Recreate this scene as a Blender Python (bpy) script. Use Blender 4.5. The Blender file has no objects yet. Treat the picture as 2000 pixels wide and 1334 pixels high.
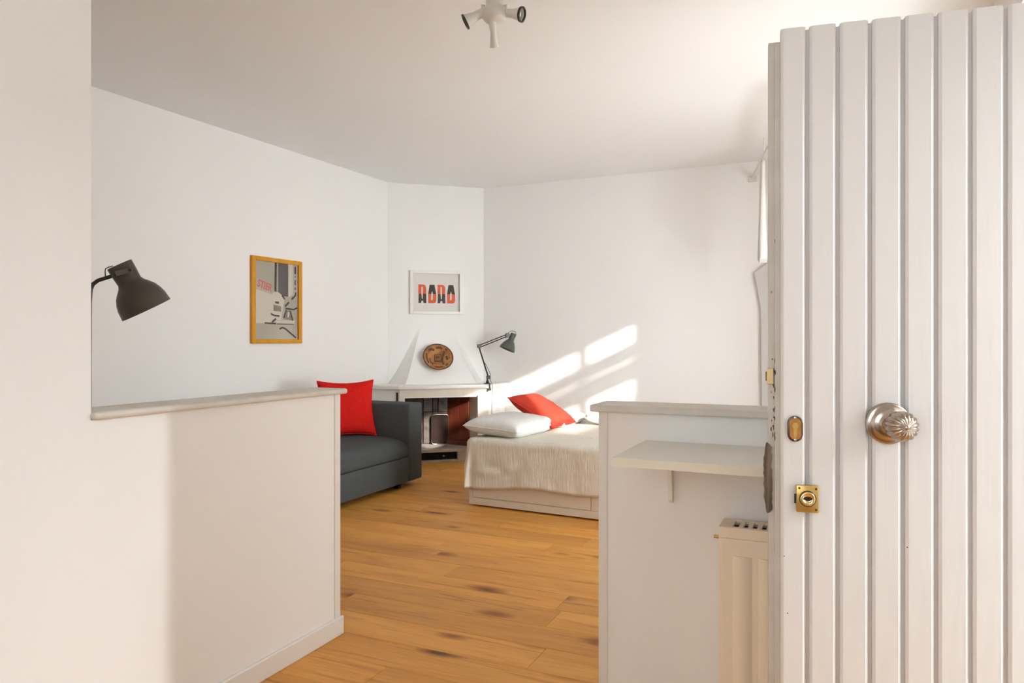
import bpy, bmesh, math, random
from mathutils import Vector, Matrix, noise

S = bpy.context.scene
COL = S.collection
R = math.radians

# ------------------------------------------------------------------ camera, sky, sun, daylight, exposure
YAW = 24.4                     # room axes: x along the back wall, y towards the back wall
cd = bpy.data.cameras.new('camera'); cam = bpy.data.objects.new('camera', cd); COL.objects.link(cam)
cam.location = (0, 0, 1.2); cam.rotation_euler = (R(90), 0, R(YAW))
cd.sensor_width = 36; cd.lens = 25.2; cd.clip_start = 0.02
S.camera = cam

w = bpy.data.worlds.new('sky'); S.world = w; w.use_nodes = True
bg = w.node_tree.nodes['Background']
bg.inputs[0].default_value = (0.86, 0.93, 1.0, 1); bg.inputs[1].default_value = 0.6

SUN_K, SUN_D = 0.6, 0.466      # ray: one unit towards -x goes SUN_K towards +y and SUN_D down
sl = bpy.data.lights.new('sun', 'SUN'); sun = bpy.data.objects.new('sun', sl); COL.objects.link(sun)
sl.energy = 11.0; sl.angle = R(1.1); sl.color = (1.0, 0.96, 0.90)
sun.rotation_euler = Vector((-1, SUN_K, -SUN_D)).to_track_quat('-Z', 'Y').to_euler()

def area(name, loc, aim, sx, sy, power, color=(1, 1, 1)):
    l = bpy.data.lights.new(name, 'AREA'); l.shape = 'RECTANGLE'; l.size = sx; l.size_y = sy
    l.energy = power; l.color = color
    o = bpy.data.objects.new(name, l); COL.objects.link(o); o.location = loc
    d = Vector(aim) - Vector(loc)
    o.rotation_euler = d.to_track_quat('-Z', 'Y').to_euler()
    return o
area('window_daylight', (1.9, 4.45, 1.2), (-2, 4.5, 1.6), 2.4, 2.2, 125, (0.90, 0.96, 1.0))
area('far_wall_fill_light', (2.3, 3.35, 1.6), (-2.6, 5.9, 1.3), 2.2, 2.4, 160, (0.90, 0.96, 1.0))  # second lamp added outside the window to brighten the far walls
area('doorway_daylight', (0.95, 1.40, 1.15), (-2, 1.2, 0.9), 0.8, 1.6, 0.8, (0.92, 0.97, 1.0))
area('hall_patch_light', (3.5, 1.86, 3.0), (-1.86, 1.5, 0.4), 0.10, 2.2, 210, (0.90, 0.96, 1.0))  # strip lamp added outdoors to throw the bright patch on the hall wall
area('hall_fill_light', (-0.35, -1.36, 1.55), (-0.35, 2, 2.5), 1.3, 1.3, 24, (0.90, 0.96, 1.0))  # lamp added behind the camera to brighten the half wall and door

vs = S.view_settings
vs.view_transform = 'Standard'; vs.look = 'None'; vs.exposure = 0.0; vs.gamma = 1.0
vs.use_curve_mapping = False
try:
    S.cycles.use_denoising = True
    S.cycles.max_bounces = 8; S.cycles.diffuse_bounces = 6; S.cycles.use_adaptive_sampling = True; S.cycles.adaptive_threshold = 0.2; S.cycles.adaptive_min_samples = 20
    S.cycles.sample_clamp_indirect = 6.0
    S.cycles.caustics_reflective = False; S.cycles.caustics_refractive = False
except Exception:
    pass

# ------------------------------------------------------------------ materials
def mat(name, col, rough=0.5, metal=0.0, col2=None, vscale=3.0, bump=0.0, bscale=60.0, spec=None, stretch=None, coat=0.0):
    m = bpy.data.materials.new(name); m.use_nodes = True
    nt = m.node_tree; N = nt.nodes; L = nt.links
    b = N['Principled BSDF']
    b.inputs['Base Color'].default_value = (*col, 1); b.inputs['Roughness'].default_value = rough
    b.inputs['Metallic'].default_value = metal
    if spec is not None: b.inputs['Specular IOR Level'].default_value = spec
    if coat: b.inputs['Coat Weight'].default_value = coat
    tc = N.new('ShaderNodeTexCoord'); mp = N.new('ShaderNodeMapping'); L.new(tc.outputs['Object'], mp.inputs[0])
    if stretch: mp.inputs['Scale'].default_value = stretch
    if col2:
        n = N.new('ShaderNodeTexNoise'); n.inputs['Scale'].default_value = vscale; n.inputs['Detail'].default_value = 1.5
        L.new(mp.outputs[0], n.inputs['Vector'])
        r = N.new('ShaderNodeValToRGB'); r.color_ramp.elements[0].position = 0.35; r.color_ramp.elements[1].position = 0.65
        r.color_ramp.elements[0].color = (*col, 1); r.color_ramp.elements[1].color = (*col2, 1)
        L.new(n.outputs[0], r.inputs[0]); L.new(r.outputs[0], b.inputs['Base Color'])
    if bump:
        n2 = N.new('ShaderNodeTexNoise'); n2.inputs['Scale'].default_value = bscale; n2.inputs['Detail'].default_value = 1.0
        L.new(mp.outputs[0], n2.inputs['Vector'])
        bp = N.new('ShaderNodeBump'); bp.inputs['Strength'].default_value = bump; bp.inputs['Distance'].default_value = 0.01
        L.new(n2.outputs[0], bp.inputs['Height']); L.new(bp.outputs[0], b.inputs['Normal'])
    return m

M = {}
M['wall'] = mat('wall_paint', (0.85, 0.838, 0.822), 0.7, col2=(0.862, 0.85, 0.835), vscale=1.2)
M['ceiling'] = mat('ceiling_paint', (0.86, 0.88, 0.885), 0.8)
M['trim'] = mat('trim_paint', (0.78, 0.755, 0.72), 0.35, bump=0.02, bscale=40)
M['cap'] = mat('cap_wood_paint', (0.66, 0.625, 0.565), 0.4, col2=(0.61, 0.575, 0.51), vscale=14, stretch=(1, 1, 1), bump=0.05, bscale=50)
M['door'] = mat('door_paint', (0.745, 0.715, 0.70), 0.38, col2=(0.765, 0.74, 0.728), vscale=3, stretch=(1, 1, 0.15), bump=0.06, bscale=70)
M['bare_wood'] = mat('bare_wood', (0.10, 0.072, 0.05), 0.8, col2=(0.24, 0.185, 0.135), vscale=70, stretch=(1, 1, 0.1), bump=0.5, bscale=60)
M['chip'] = mat('paint_chip', (0.06, 0.05, 0.04), 0.9)
M['brass'] = mat('brass', (0.62, 0.40, 0.12), 0.32, 0.9, col2=(0.70, 0.47, 0.16), vscale=30, bump=0.05)
M['brass_light'] = mat('polished_brass', (0.80, 0.62, 0.32), 0.2, 1.0)
M['copper'] = mat('copper_bronze', (0.48, 0.22, 0.06), 0.3, 0.9, col2=(0.62, 0.30, 0.08), vscale=40)
M['bronze'] = mat('bronze_edge', (0.13, 0.085, 0.055), 0.35, 0.8)
M['nickel'] = mat('worn_nickel', (0.50, 0.42, 0.36), 0.22, 1.0, col2=(0.42, 0.34, 0.28), vscale=25)
M['steel'] = mat('steel', (0.55, 0.53, 0.5), 0.3, 1.0)
M['black_hole'] = mat('slot_shade', (0.012, 0.010, 0.009), 0.8)  # near-black colour standing in for shade inside slots and holes
M['sofa'] = mat('charcoal_fabric', (0.068, 0.076, 0.079), 0.9, col2=(0.080, 0.089, 0.092), vscale=120, bump=0.25, bscale=420, spec=0.25)
M['black_plastic'] = mat('black_plastic', (0.012, 0.012, 0.013), 0.5)
M['red'] = mat('red_cotton', (0.68, 0.012, 0.008), 0.85, col2=(0.61, 0.010, 0.007), vscale=60, bump=0.2, bscale=300, spec=0.2)
M['coral'] = mat('coral_cotton', (0.55, 0.048, 0.027), 0.85, col2=(0.51, 0.044, 0.025), vscale=60, bump=0.2, bscale=300, spec=0.2)
M['grey_linen'] = mat('pale_grey_linen', (0.73, 0.725, 0.70), 0.9, col2=(0.77, 0.765, 0.74), vscale=40, bump=0.12, bscale=260, spec=0.2)
M['white_linen'] = mat('white_linen', (0.80, 0.79, 0.77), 0.9, bump=0.1, bscale=220, spec=0.2)
M['cream_board'] = mat('cream_laminate', (0.72, 0.64, 0.53), 0.45, bump=0.02)
M['mattress'] = mat('mattress_ticking', (0.78, 0.76, 0.72), 0.9, bump=0.1)
M['radiator'] = mat('cream_enamel', (0.89, 0.78, 0.62), 0.35)
M['shelf'] = mat('shelf_laminate', (0.80, 0.785, 0.735), 0.4)
M['shelf_edge'] = mat('shelf_edge_band', (0.74, 0.68, 0.56), 0.5)
M['plaster'] = mat('fireplace_plaster', (0.85, 0.838, 0.82), 0.7, bump=0.05, bscale=25)
M['mantel'] = mat('mantel_stone', (0.80, 0.77, 0.73), 0.35, col2=(0.84, 0.815, 0.785), vscale=4)
M['travertine'] = mat('beige_stone', (0.66, 0.56, 0.44), 0.5, col2=(0.72, 0.63, 0.51), vscale=10)
M['surround'] = mat('surround_stone', (0.70, 0.63, 0.53), 0.45, col2=(0.75, 0.68, 0.59), vscale=8)
M['firebrick'] = mat('red_firebrick', (0.105, 0.021, 0.011), 0.35, col2=(0.15, 0.032, 0.016), vscale=9, bump=0.2, bscale=30)
M['soot_brick'] = mat('sooty_firebrick', (0.022, 0.010, 0.008), 0.35, col2=(0.060, 0.022, 0.015), vscale=14, bump=0.2, bscale=30)
M['screen'] = mat('scorched_metal', (0.012, 0.004, 0.003), 0.5, spec=0.15, col2=(0.022, 0.007, 0.004), vscale=9)
M['ash_brick'] = mat('ashy_firebrick', (0.10, 0.075, 0.06), 0.5, col2=(0.045, 0.03, 0.024), vscale=14, bump=0.2, bscale=30)
M['hearth'] = mat('hearth_stone', (0.42, 0.37, 0.31), 0.4, col2=(0.50, 0.45, 0.39), vscale=8)
M['lamp_brown'] = mat('dark_brown_grey_enamel', (0.066, 0.052, 0.041), 0.45)
M['lamp_bracket_lit'] = mat('lit_brown_grey_bracket', (0.10, 0.083, 0.068), 0.45)  # shade enamel lightened, so the light on the bracket is in its colour
M['lamp_black'] = mat('black_enamel', (0.010, 0.009, 0.008), 0.35)
M['lamp_inner'] = mat('white_reflector', (0.75, 0.74, 0.70), 0.5)
M['desk_green'] = mat('grey_green_enamel', (0.085, 0.095, 0.078), 0.3)
M['white_metal'] = mat('white_lacquered_metal', (0.72, 0.70, 0.65), 0.35)
M['bulb'] = mat('frosted_bulb', (0.85, 0.83, 0.78), 0.2)
M['frame_oak'] = mat('honey_wood', (0.62, 0.27, 0.015), 0.45, spec=0.25, col2=(0.68, 0.32, 0.03), vscale=12, stretch=(1, 1, 0.2))
M['frame_white'] = mat('white_frame', (0.80, 0.78, 0.74), 0.4)
M['paper'] = mat('white_paper', (0.84, 0.81, 0.775), 0.8)
M['print_grey'] = mat('poster_paper', (0.42, 0.38, 0.31), 0.6, col2=(0.50, 0.45, 0.38), vscale=3)
M['print_light'] = mat('poster_light', (0.66, 0.59, 0.51), 0.6)
M['print_mid'] = mat('poster_mid_grey', (0.21, 0.18, 0.15), 0.6, col2=(0.27, 0.235, 0.19), vscale=50)
M['print_dark'] = mat('poster_dark_grey', (0.085, 0.07, 0.065), 0.6)
M['print_black'] = mat('poster_black', (0.022, 0.015, 0.012), 0.6)
M['print_red'] = mat('poster_red', (0.62, 0.12, 0.09), 0.6)
M['ink_orange'] = mat('ink_orange', (0.84, 0.11, 0.025), 0.7, col2=(0.80, 0.14, 0.05), vscale=30)
M['ink_dark'] = mat('ink_dark', (0.035, 0.022, 0.02), 0.7, col2=(0.075, 0.05, 0.045), vscale=22)
M['plate_glaze'] = mat('amber_glaze', (0.46, 0.19, 0.04), 0.12, col2=(0.26, 0.085, 0.02), vscale=16, coat=0.6)
M['plate_brown'] = mat('brown_glaze', (0.085, 0.028, 0.012), 0.15, coat=0.5)
M['curtain'] = mat('white_curtain', (0.80, 0.79, 0.76), 0.9, bump=0.1, bscale=200)
M['pale_panel'] = mat('pale_grey_panel', (0.62, 0.61, 0.60), 0.5)
M['concrete'] = mat('pale_paving', (0.62, 0.60, 0.56), 0.9, col2=(0.56, 0.54, 0.5), vscale=2, bump=0.2)
M['render_wall'] = mat('outdoor_render', (0.72, 0.69, 0.64), 0.9, bump=0.2, bscale=20)
M['leaf'] = mat('vine_leaf', (0.06, 0.13, 0.03), 0.6, col2=(0.09, 0.18, 0.04), vscale=8)

def glass_mat():
    m = bpy.data.materials.new('clear_glass'); m.use_nodes = True
    nt = m.node_tree; N = nt.nodes; L = nt.links
    for n in list(N): N.remove(n)
    o = N.new('ShaderNodeOutputMaterial'); t = N.new('ShaderNodeBsdfTransparent'); g = N.new('ShaderNodeBsdfGlossy')
    g.inputs['Roughness'].default_value = 0.03; t.inputs[0].default_value = (0.995, 0.995, 0.99, 1)
    lw_ = N.new('ShaderNodeLayerWeight'); lw_.inputs['Blend'].default_value = 0.5
    pw = N.new('ShaderNodeMath'); pw.operation = 'POWER'; pw.inputs[1].default_value = 5.0; L.new(lw_.outputs['Facing'], pw.inputs[0])
    fr = N.new('ShaderNodeMath'); fr.operation = 'MULTIPLY_ADD'; fr.inputs[1].default_value = 0.96; fr.inputs[2].default_value = 0.03; L.new(pw.outputs[0], fr.inputs[0])
    mx = N.new('ShaderNodeMixShader'); L.new(fr.outputs[0], mx.inputs[0]); L.new(t.outputs[0], mx.inputs[1]); L.new(g.outputs[0], mx.inputs[2])
    L.new(mx.outputs[0], o.inputs[0]); return m
M['glass'] = glass_mat()

def floor_mat():
    m = bpy.data.materials.new('oak_plank'); m.use_nodes = True
    nt = m.node_tree; N = nt.nodes; L = nt.links; b = N['Principled BSDF']
    tc = N.new('ShaderNodeTexCoord'); oi = N.new('ShaderNodeObjectInfo')
    geo = N.new('ShaderNodeNewGeometry')
    mul = N.new('ShaderNodeMath'); mul.operation = 'MULTIPLY'; mul.inputs[1].default_value = 57.0
    L.new(oi.outputs['Random'], mul.inputs[0])
    cmb = N.new('ShaderNodeCombineXYZ'); L.new(mul.outputs[0], cmb.inputs[2]); L.new(mul.outputs[0], cmb.inputs[0])
    add = N.new('ShaderNodeVectorMath'); add.operation = 'ADD'
    L.new(geo.outputs['Position'], add.inputs[0]); L.new(cmb.outputs[0], add.inputs[1])
    def mapped(sc):
        mp = N.new('ShaderNodeMapping'); mp.inputs['Scale'].default_value = sc
        L.new(add.outputs[0], mp.inputs[0]); return mp
    def nz(sc, scale, det=5, dist=0.0):
        n = N.new('ShaderNodeTexNoise'); n.inputs['Scale'].default_value = scale; n.inputs['Detail'].default_value = det
        n.inputs['Distortion'].default_value = dist
        L.new(mapped(sc).outputs[0], n.inputs['Vector']); return n
    def ramp(src, stops):
        r = N.new('ShaderNodeValToRGB'); cr = r.color_ramp
        while len(cr.elements) < len(stops): cr.elements.new(0.5)
        for e, (p, c) in zip(cr.elements, stops): e.position = p; e.color = (*c, 1)
        L.new(src, r.inputs[0]); return r
    def mix(kind, fac, a, bb):
        x = N.new('ShaderNodeMix'); x.data_type = 'RGBA'; x.blend_type = kind
        if hasattr(fac, 'links') or hasattr(fac, 'is_linked'): L.new(fac, x.inputs[0])
        else: x.inputs[0].default_value = fac
        L.new(a, x.inputs[6]); L.new(bb, x.inputs[7]); return x
    broad = nz((0.7, 4.0, 1), 2.2, 4, 0.4)
    base = ramp(broad.outputs[0], [(0.25, (0.57, 0.247, 0.046)), (0.5, (0.68, 0.315, 0.064)), (0.75, (0.74, 0.37, 0.085))])
    fine = nz((1.0, 22.0, 1), 5.0, 6, 0.6)
    fr = ramp(fine.outputs[0], [(0.30, (0.72, 0.66, 0.58)), (0.55, (1, 1, 1))])
    c1 = mix('MULTIPLY', 0.55, base.outputs[0], fr.outputs[0])
    # streaks near knots
    st = nz((0.5, 7.0, 1), 3.3, 3, 0.8)
    sr = ramp(st.outputs[0], [(0.28, (0.60, 0.48, 0.36)), (0.40, (1, 1, 1))])
    c2 = mix('MULTIPLY', 0.75, c1.outputs[2], sr.outputs[0])
    # knots
    vo = N.new('ShaderNodeTexVoronoi'); vo.inputs['Scale'].default_value = 1.0
    L.new(mapped((2.1, 5.2, 1)).outputs[0], vo.inputs['Vector'])
    wob = nz((6, 24, 1), 1.0, 4)
    wm = N.new('ShaderNodeMath'); wm.operation = 'MULTIPLY_ADD'; wm.inputs[1].default_value = 0.16; wm.inputs[2].default_value = -0.08
    L.new(wob.outputs[0], wm.inputs[0])
    dd = N.new('ShaderNodeMath'); dd.operation = 'ADD'; L.new(vo.outputs['Distance'], dd.inputs[0]); L.new(wm.outputs[0], dd.inputs[1])
    sep = N.new('ShaderNodeSeparateColor'); L.new(vo.outputs['Color'], sep.inputs[0])
    # only some cells carry a knot, of differing size
    off = N.new('ShaderNodeMapRange'); off.inputs[1].default_value = 0.0; off.inputs[2].default_value = 1.0
    off.inputs[3].default_value = -0.05; off.inputs[4].default_value = 0.24
    L.new(sep.outputs[0], off.inputs[0])
    d2 = N.new('ShaderNodeMath'); d2.operation = 'ADD'; L.new(dd.outputs[0], d2.inputs[0]); L.new(off.outputs[0], d2.inputs[1])
    kr = ramp(d2.outputs[0], [(0.05, (0.13, 0.08, 0.05)), (0.11, (0.48, 0.36, 0.27)), (0.24, (1, 1, 1))])
    c3 = mix('MULTIPLY', 0.92, c2.outputs[2], kr.outputs[0])
    # tone of each plank
    tone = ramp(oi.outputs['Random'], [(0.0, (0.88, 0.86, 0.83)), (0.5, (1, 1, 1)), (1.0, (1.08, 1.08, 1.06))])
    c4 = mix('MULTIPLY', 1.0, c3.outputs[2], tone.outputs[0])
    L.new(c4.outputs[2], b.inputs['Base Color'])
    b.inputs['Roughness'].default_value = 0.48; b.inputs['Specular IOR Level'].default_value = 0.35
    bp = N.new('ShaderNodeBump'); bp.inputs['Strength'].default_value = 0.10; bp.inputs['Distance'].default_value = 0.004
    L.new(fine.outputs[0], bp.inputs['Height']); L.new(bp.outputs[0], b.inputs['Normal'])
    return m
M['oak'] = floor_mat()

def spread_mat():
    m = bpy.data.materials.new('crinkled_bedspread'); m.use_nodes = True
    nt = m.node_tree; N = nt.nodes; L = nt.links; b = N['Principled BSDF']
    b.inputs['Base Color'].default_value = (0.75, 0.705, 0.62, 1); b.inputs['Roughness'].default_value = 0.95
    b.inputs['Specular IOR Level'].default_value = 0.15
    tc = N.new('ShaderNodeTexCoord'); uv = N.new('ShaderNodeMapping'); L.new(tc.outputs['UV'], uv.inputs[0])
    uv.inputs['Scale'].default_value = (1, 0.13, 1)
    n = N.new('ShaderNodeTexNoise'); n.inputs['Scale'].default_value = 75; n.inputs['Detail'].default_value = 3
    L.new(uv.outputs[0], n.inputs['Vector'])
    bp = N.new('ShaderNodeBump'); bp.inputs['Strength'].default_value = 0.30; bp.inputs['Distance'].default_value = 0.010
    L.new(n.outputs[0], bp.inputs['Height']); L.new(bp.outputs[0], b.inputs['Normal'])
    return m
M['spread'] = spread_mat()

# ------------------------------------------------------------------ mesh helpers
WORLD = {}
def empty(name, loc):
    o = bpy.data.objects.new(name, None); COL.objects.link(o); o.location = loc; o.empty_display_size = 0.1
    WORLD[o] = Vector(loc); return o
def tag(o, label=None, cat=None, group=None, kind=None):
    if label: o['label'] = label
    if cat: o['category'] = cat
    if group: o['group'] = group
    if kind: o['kind'] = kind
    return o
def thing(name, loc, label, cat, group=None):
    return tag(empty(name, loc), label, cat, group)
def build(name, bm, m, parent=None, smooth=False, T=None, ang=None):
    """bmesh in world coordinates (after T) -> one object with its origin in its middle"""
    if T is not None: bmesh.ops.transform(bm, matrix=T, verts=bm.verts)
    bmesh.ops.recalc_face_normals(bm, faces=bm.faces)
    me = bpy.data.meshes.new(name)
    lo = Vector((1e9,)*3); hi = Vector((-1e9,)*3)
    for v in bm.verts:
        for i in range(3): lo[i] = min(lo[i], v.co[i]); hi[i] = max(hi[i], v.co[i])
    c = (lo + hi) / 2
    for v in bm.verts: v.co -= c
    bm.to_mesh(me); bm.free()
    for mm in (m if isinstance(m, (list, tuple)) else [m]): me.materials.append(M[mm])
    if smooth:
        for p in me.polygons: p.use_smooth = True
        if ang:
            try: me.set_sharp_from_angle(angle=R(ang))
            except Exception: pass
    o = bpy.data.objects.new(name, me); COL.objects.link(o)
    WORLD[o] = c.copy()
    if parent is not None:
        o.parent = parent; o.location = c - WORLD[parent]
    else: o.location = c
    return o
def box(bm, lo, hi, bevel=0.0, seg=2, mi=0):
    ret = bmesh.ops.create_cube(bm, size=1.0)
    vs_ = ret['verts']
    for v in vs_:
        for i in range(3): v.co[i] = lo[i] + (v.co[i] + 0.5) * (hi[i] - lo[i])
    fs = set(f for v in vs_ for f in v.link_faces)
    for f in fs: f.material_index = mi
    if bevel:
        es = list(set(e for v in vs_ for e in v.link_edges))
        bmesh.ops.bevel(bm, geom=es, offset=bevel, segments=seg, affect='EDGES', profile=0.5)
    return bm
def B(lo, hi, bevel=0.0, seg=2): return box(bmesh.new(), lo, hi, bevel, seg)
def prism(bm, pts, z0, z1, bevel=0.0, mi=0):
    """polygon in xy extruded in z"""
    a = [bm.verts.new((p[0], p[1], z0)) for p in pts]; b = [bm.verts.new((p[0], p[1], z1)) for p in pts]
    n = len(pts)
    fs = [bm.faces.new(a[::-1]), bm.faces.new(b)] + [bm.faces.new((a[i], a[(i+1) % n], b[(i+1) % n], b[i])) for i in range(n)]
    for f in fs: f.material_index = mi
    if bevel:
        es = list(set(e for f in fs for e in f.edges))
        bmesh.ops.bevel(bm, geom=es, offset=bevel, segments=2, affect='EDGES', profile=0.5)
    return bm
def loft(bm, rings, cap=True):
    vr = [[bm.verts.new(p) for p in r] for r in rings]
    n = len(rings[0])
    for a, b in zip(vr[:-1], vr[1:]):
        for i in range(n): bm.faces.new((a[i], a[(i+1) % n], b[(i+1) % n], b[i]))
    if cap: bm.faces.new(vr[0][::-1]); bm.faces.new(vr[-1])
    return bm
def lathe(bm, prof, seg=32, T=None, flute=None):
    """profile of (r, z) turned about z"""
    rings = []
    for k, (r, z) in enumerate(prof):
        if r < 1e-6: rings.append([bm.verts.new((0, 0, z))])
        else:
            ring = []
            for i in range(seg):
                a = 2*math.pi*i/seg
                rr = r * (flute(a, k) if flute else 1)
                ring.append(bm.verts.new((rr*math.cos(a), rr*math.sin(a), z)))
            rings.append(ring)
    new = [v for r in rings for v in r]
    for a, b in zip(rings[:-1], rings[1:]):
        if len(a) == 1 and len(b) == 1: continue
        if len(a) == 1:
            for i in range(seg): bm.faces.new((a[0], b[i], b[(i+1) % seg]))
        elif len(b) == 1:
            for i in range(seg): bm.faces.new((a[i], b[0], a[(i+1) % seg]))
        else:
            for i in range(seg): bm.faces.new((a[i], a[(i+1) % seg], b[(i+1) % seg], b[i]))
    if T is not None: bmesh.ops.transform(bm, matrix=T, verts=new)
    return bm
def tube(bm, pts, r, seg=10, cap=True):
    pts = [Vector(p) for p in pts]; rr = r if isinstance(r, (list, tuple)) else [r]*len(pts)
    rings = []; up = None
    for i, p in enumerate(pts):
        d = (pts[min(i+1, len(pts)-1)] - pts[max(i-1, 0)]).normalized()
        if up is None:
            up = Vector((0, 0, 1)) if abs(d.z) < 0.9 else Vector((1, 0, 0))
        x = d.cross(up).normalized(); up = x.cross(d).normalized()
        rings.append([p + (x*math.cos(2*math.pi*k/seg) + up*math.sin(2*math.pi*k/seg))*rr[i] for k in range(seg)])
    return loft(bm, rings, cap)
def align(p, d, roll=None):
    """matrix taking local z to direction d, origin to p"""
    return Matrix.Translation(Vector(p)) @ Vector(d).normalized().to_track_quat('Z', 'Y').to_matrix().to_4x4()
def frame(o, x, y, z):
    m = Matrix.Identity(4)
    for i in range(3): m[i][0] = x[i]; m[i][1] = y[i]; m[i][2] = z[i]; m[i][3] = o[i]
    return m
def pillow(w, h, t, n=26, pinch=0.05, wr=0.006, seed=0, flat=0.5):
    bm = bmesh.new(); top = {}; bot = {}; rng = Vector((seed*7.1, seed*3.3, 0))
    for i in range(n+1):
        for j in range(n+1):
            a = -math.cos(math.pi*i/n)*0.5 + (2*i/n-1)*0.5; b = -math.cos(math.pi*j/n)*0.5 + (2*j/n-1)*0.5
            x = w/2*a*(1 - pinch*(1-b*b)); y = h/2*b*(1 - pinch*(1-a*a))
            e = max(0, (1-a**4)*(1-b**4))**flat
            q = noise.noise(Vector((x*7, y*7, 0)) + rng)*wr + noise.noise(Vector((x*16, y*16, 3)) + rng)*wr*0.5
            edge = i in (0, n) or j in (0, n)
            v = bm.verts.new((x, y, t/2*e + q*(0.3+e))); top[i, j] = v
            if edge: bot[i, j] = v
            else: bot[i, j] = bm.verts.new((x, y, -t/2*e + q*(0.3+e)*0.5))
    for i in range(n):
        for j in range(n):
            bm.faces.new((top[i, j], top[i+1, j], top[i+1, j+1], top[i, j+1]))
            try: bm.faces.new((bot[i, j], bot[i, j+1], bot[i+1, j+1], bot[i+1, j]))
            except ValueError: pass
    rim = []
    for i in range(n): rim.append(top[i, 0].co.copy())
    for j in range(n): rim.append(top[n, j].co.copy())
    for i in range(n, 0, -1): rim.append(top[i, n].co.copy())
    for j in range(n, 0, -1): rim.append(top[0, j].co.copy())
    return bm, rim

# ------------------------------------------------------------------ the room
CEIL = 2.85
def struct(name, bm, m, label, **k):
    o = build(name, bm, m, **k); return tag(o, label, kind='structure')

XL0, XL1 = -4.44, -4.243            # left wall runs from (XL0, 1.2) to (-4.243, 6.234), not quite square
def xleft(y): return -4.388 + (y - 3.073) * 0.04587
LB = Vector((-4.243, 6.234, 0)); FD = Vector((0.754, 0.657, 0)).normalized(); FN = Vector((0.657, -0.754, 0)).normalized()
RB = Vector((-3.468, 6.905, 0)); YB = 6.905; XR = 0.70; YF = -1.2; XH = -1.86; YH = 1.311; YP = 2.385

# floor: sub floor with every plank on it
floor = struct('floor', B((-4.6, -1.3, -0.10), (XR+0.15, 7.05, -0.014)), 'bare_wood', 'warm oak plank floor running through the hall and living room')
rnd = random.Random(5)
PW, PL, GAP = 0.196, 1.30, 0.0012
def plank_mesh():
    bm = bmesh.new(); c = 0.0011
    x, y = PL/2, PW/2
    loft(bm, [[(-x, -y, -0.012), (x, -y, -0.012), (x, y, -0.012), (-x, y, -0.012)],
              [(-x, -y, -c), (x, -y, -c), (x, y, -c), (-x, y, -c)],
              [(-x+c, -y+c, 0), (x-c, -y+c, 0), (x-c, y-c, 0), (-x+c, y-c, 0)]])
    bmesh.ops.recalc_face_normals(bm, faces=bm.faces)
    me = bpy.data.meshes.new('plank'); bm.to_mesh(me); bm.free(); me.materials.append(M['oak']); return me
pm = plank_mesh()
y = 0.06
row = 0
while y < YB:
    x = -4.42 - rnd.random()*1.1
    while x < XR:
        x0, x1 = max(x, -4.42 + 0.0), min(x + PL, XR - 0.0)
        if x1 - x0 > 0.05:
            o = bpy.data.objects.new('plank', pm); COL.objects.link(o); o.parent = floor
            o.location = Vector(((x0+x1)/2, y + PW/2, 0)) - WORLD[floor]
            o.scale = ((x1-x0-GAP)/PL, (PW-GAP)/PW, 1)
        x += PL
    y += PW; row += 1

struct('ceiling', B((-4.6, -1.3, CEIL), (XR+0.15, 7.05, CEIL+0.12)), 'ceiling', 'smooth white painted ceiling over the whole room')
bm = bmesh.new(); prism(bm, [(xleft(1.1), 1.1), (xleft(6.4), 6.4), (xleft(6.4)-0.15, 6.4), (xleft(1.1)-0.15, 1.1)], 0, CEIL)
struct('wall_left', bm, 'wall', 'long white wall behind the dark sofa')
struct('wall_back', B((-3.6, YB, 0), (XR+0.15, YB+0.15, CEIL)), 'wall', 'white back wall behind the bed, streaked with sunlight')
e = 0.10
p0 = LB - FD*0.12; p1 = RB + FD*0.12
bm = bmesh.new(); prism(bm, [(p0.x, p0.y), (p1.x, p1.y), (p1.x-FN.x*0.15, p1.y-FN.y*0.15), (p0.x-FN.x*0.15, p0.y-FN.y*0.15)], 0, CEIL)
struct('wall_corner', bm, 'wall', 'narrow diagonal white wall above the corner fireplace')
# right wall with a doorway and a window
DY0, DY1, DZ = 0.95, 1.81, 1.93
WY0, WY1, WZ0, WZ1 = 3.45, 5.39, 0.12, 2.61
bm = bmesh.new(); X0, X1 = XR, XR+0.15
for lo, hi in [((X0, YF-0.1, 0), (X1, DY0, CEIL)), ((X0, DY0, DZ), (X1, DY1, CEIL)), ((X0, DY1, 0), (X1, WY0, CEIL)),
               ((X0, WY0, 0), (X1, WY1, WZ0)), ((X0, WY0, WZ1), (X1, WY1, CEIL)), ((X0, WY1, 0), (X1, YB+0.15, CEIL))]:
    box(bm, lo, hi)
struct('wall_right', bm, 'wall', 'white outer wall that holds the window and the entrance doorway')
struct('wall_front', B((XL0-0.15, 1.1, 0), (XH-0.12, 1.2, CEIL)), 'wall', 'white wall closing the living room beside the hall')
bm = bmesh.new(); HX0, HX1, HZ0, HZ1 = -1.0, 0.3, 0.9, 2.2
for lo, hi in [((XH-0.12, YF-0.1, 0), (HX0, YF, CEIL)), ((HX1, YF-0.1, 0), (XR, YF, CEIL)), ((HX0, YF-0.1, 0), (HX1, YF, HZ0)), ((HX0, YF-0.1, HZ1), (HX1, YF, CEIL))]: box(bm, lo, hi)
struct('wall_entrance', bm, 'wall', 'white end wall of the entrance hall with an added window')
w2 = tag(empty('added_window_2', ((HX0+HX1)/2, YF-0.05, HZ0)), 'white framed window added to the end wall to light the hall', kind='structure')  # window added out of view as an opening for the hall fill lamp
for a, b, c, d in ((HX0, HX1, HZ0, HZ0+0.05), (HX0, HX1, HZ1-0.05, HZ1)): build('frame_rail', B((a, YF-0.08, c), (b, YF-0.03, d), 0.004), 'trim', w2)
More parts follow.
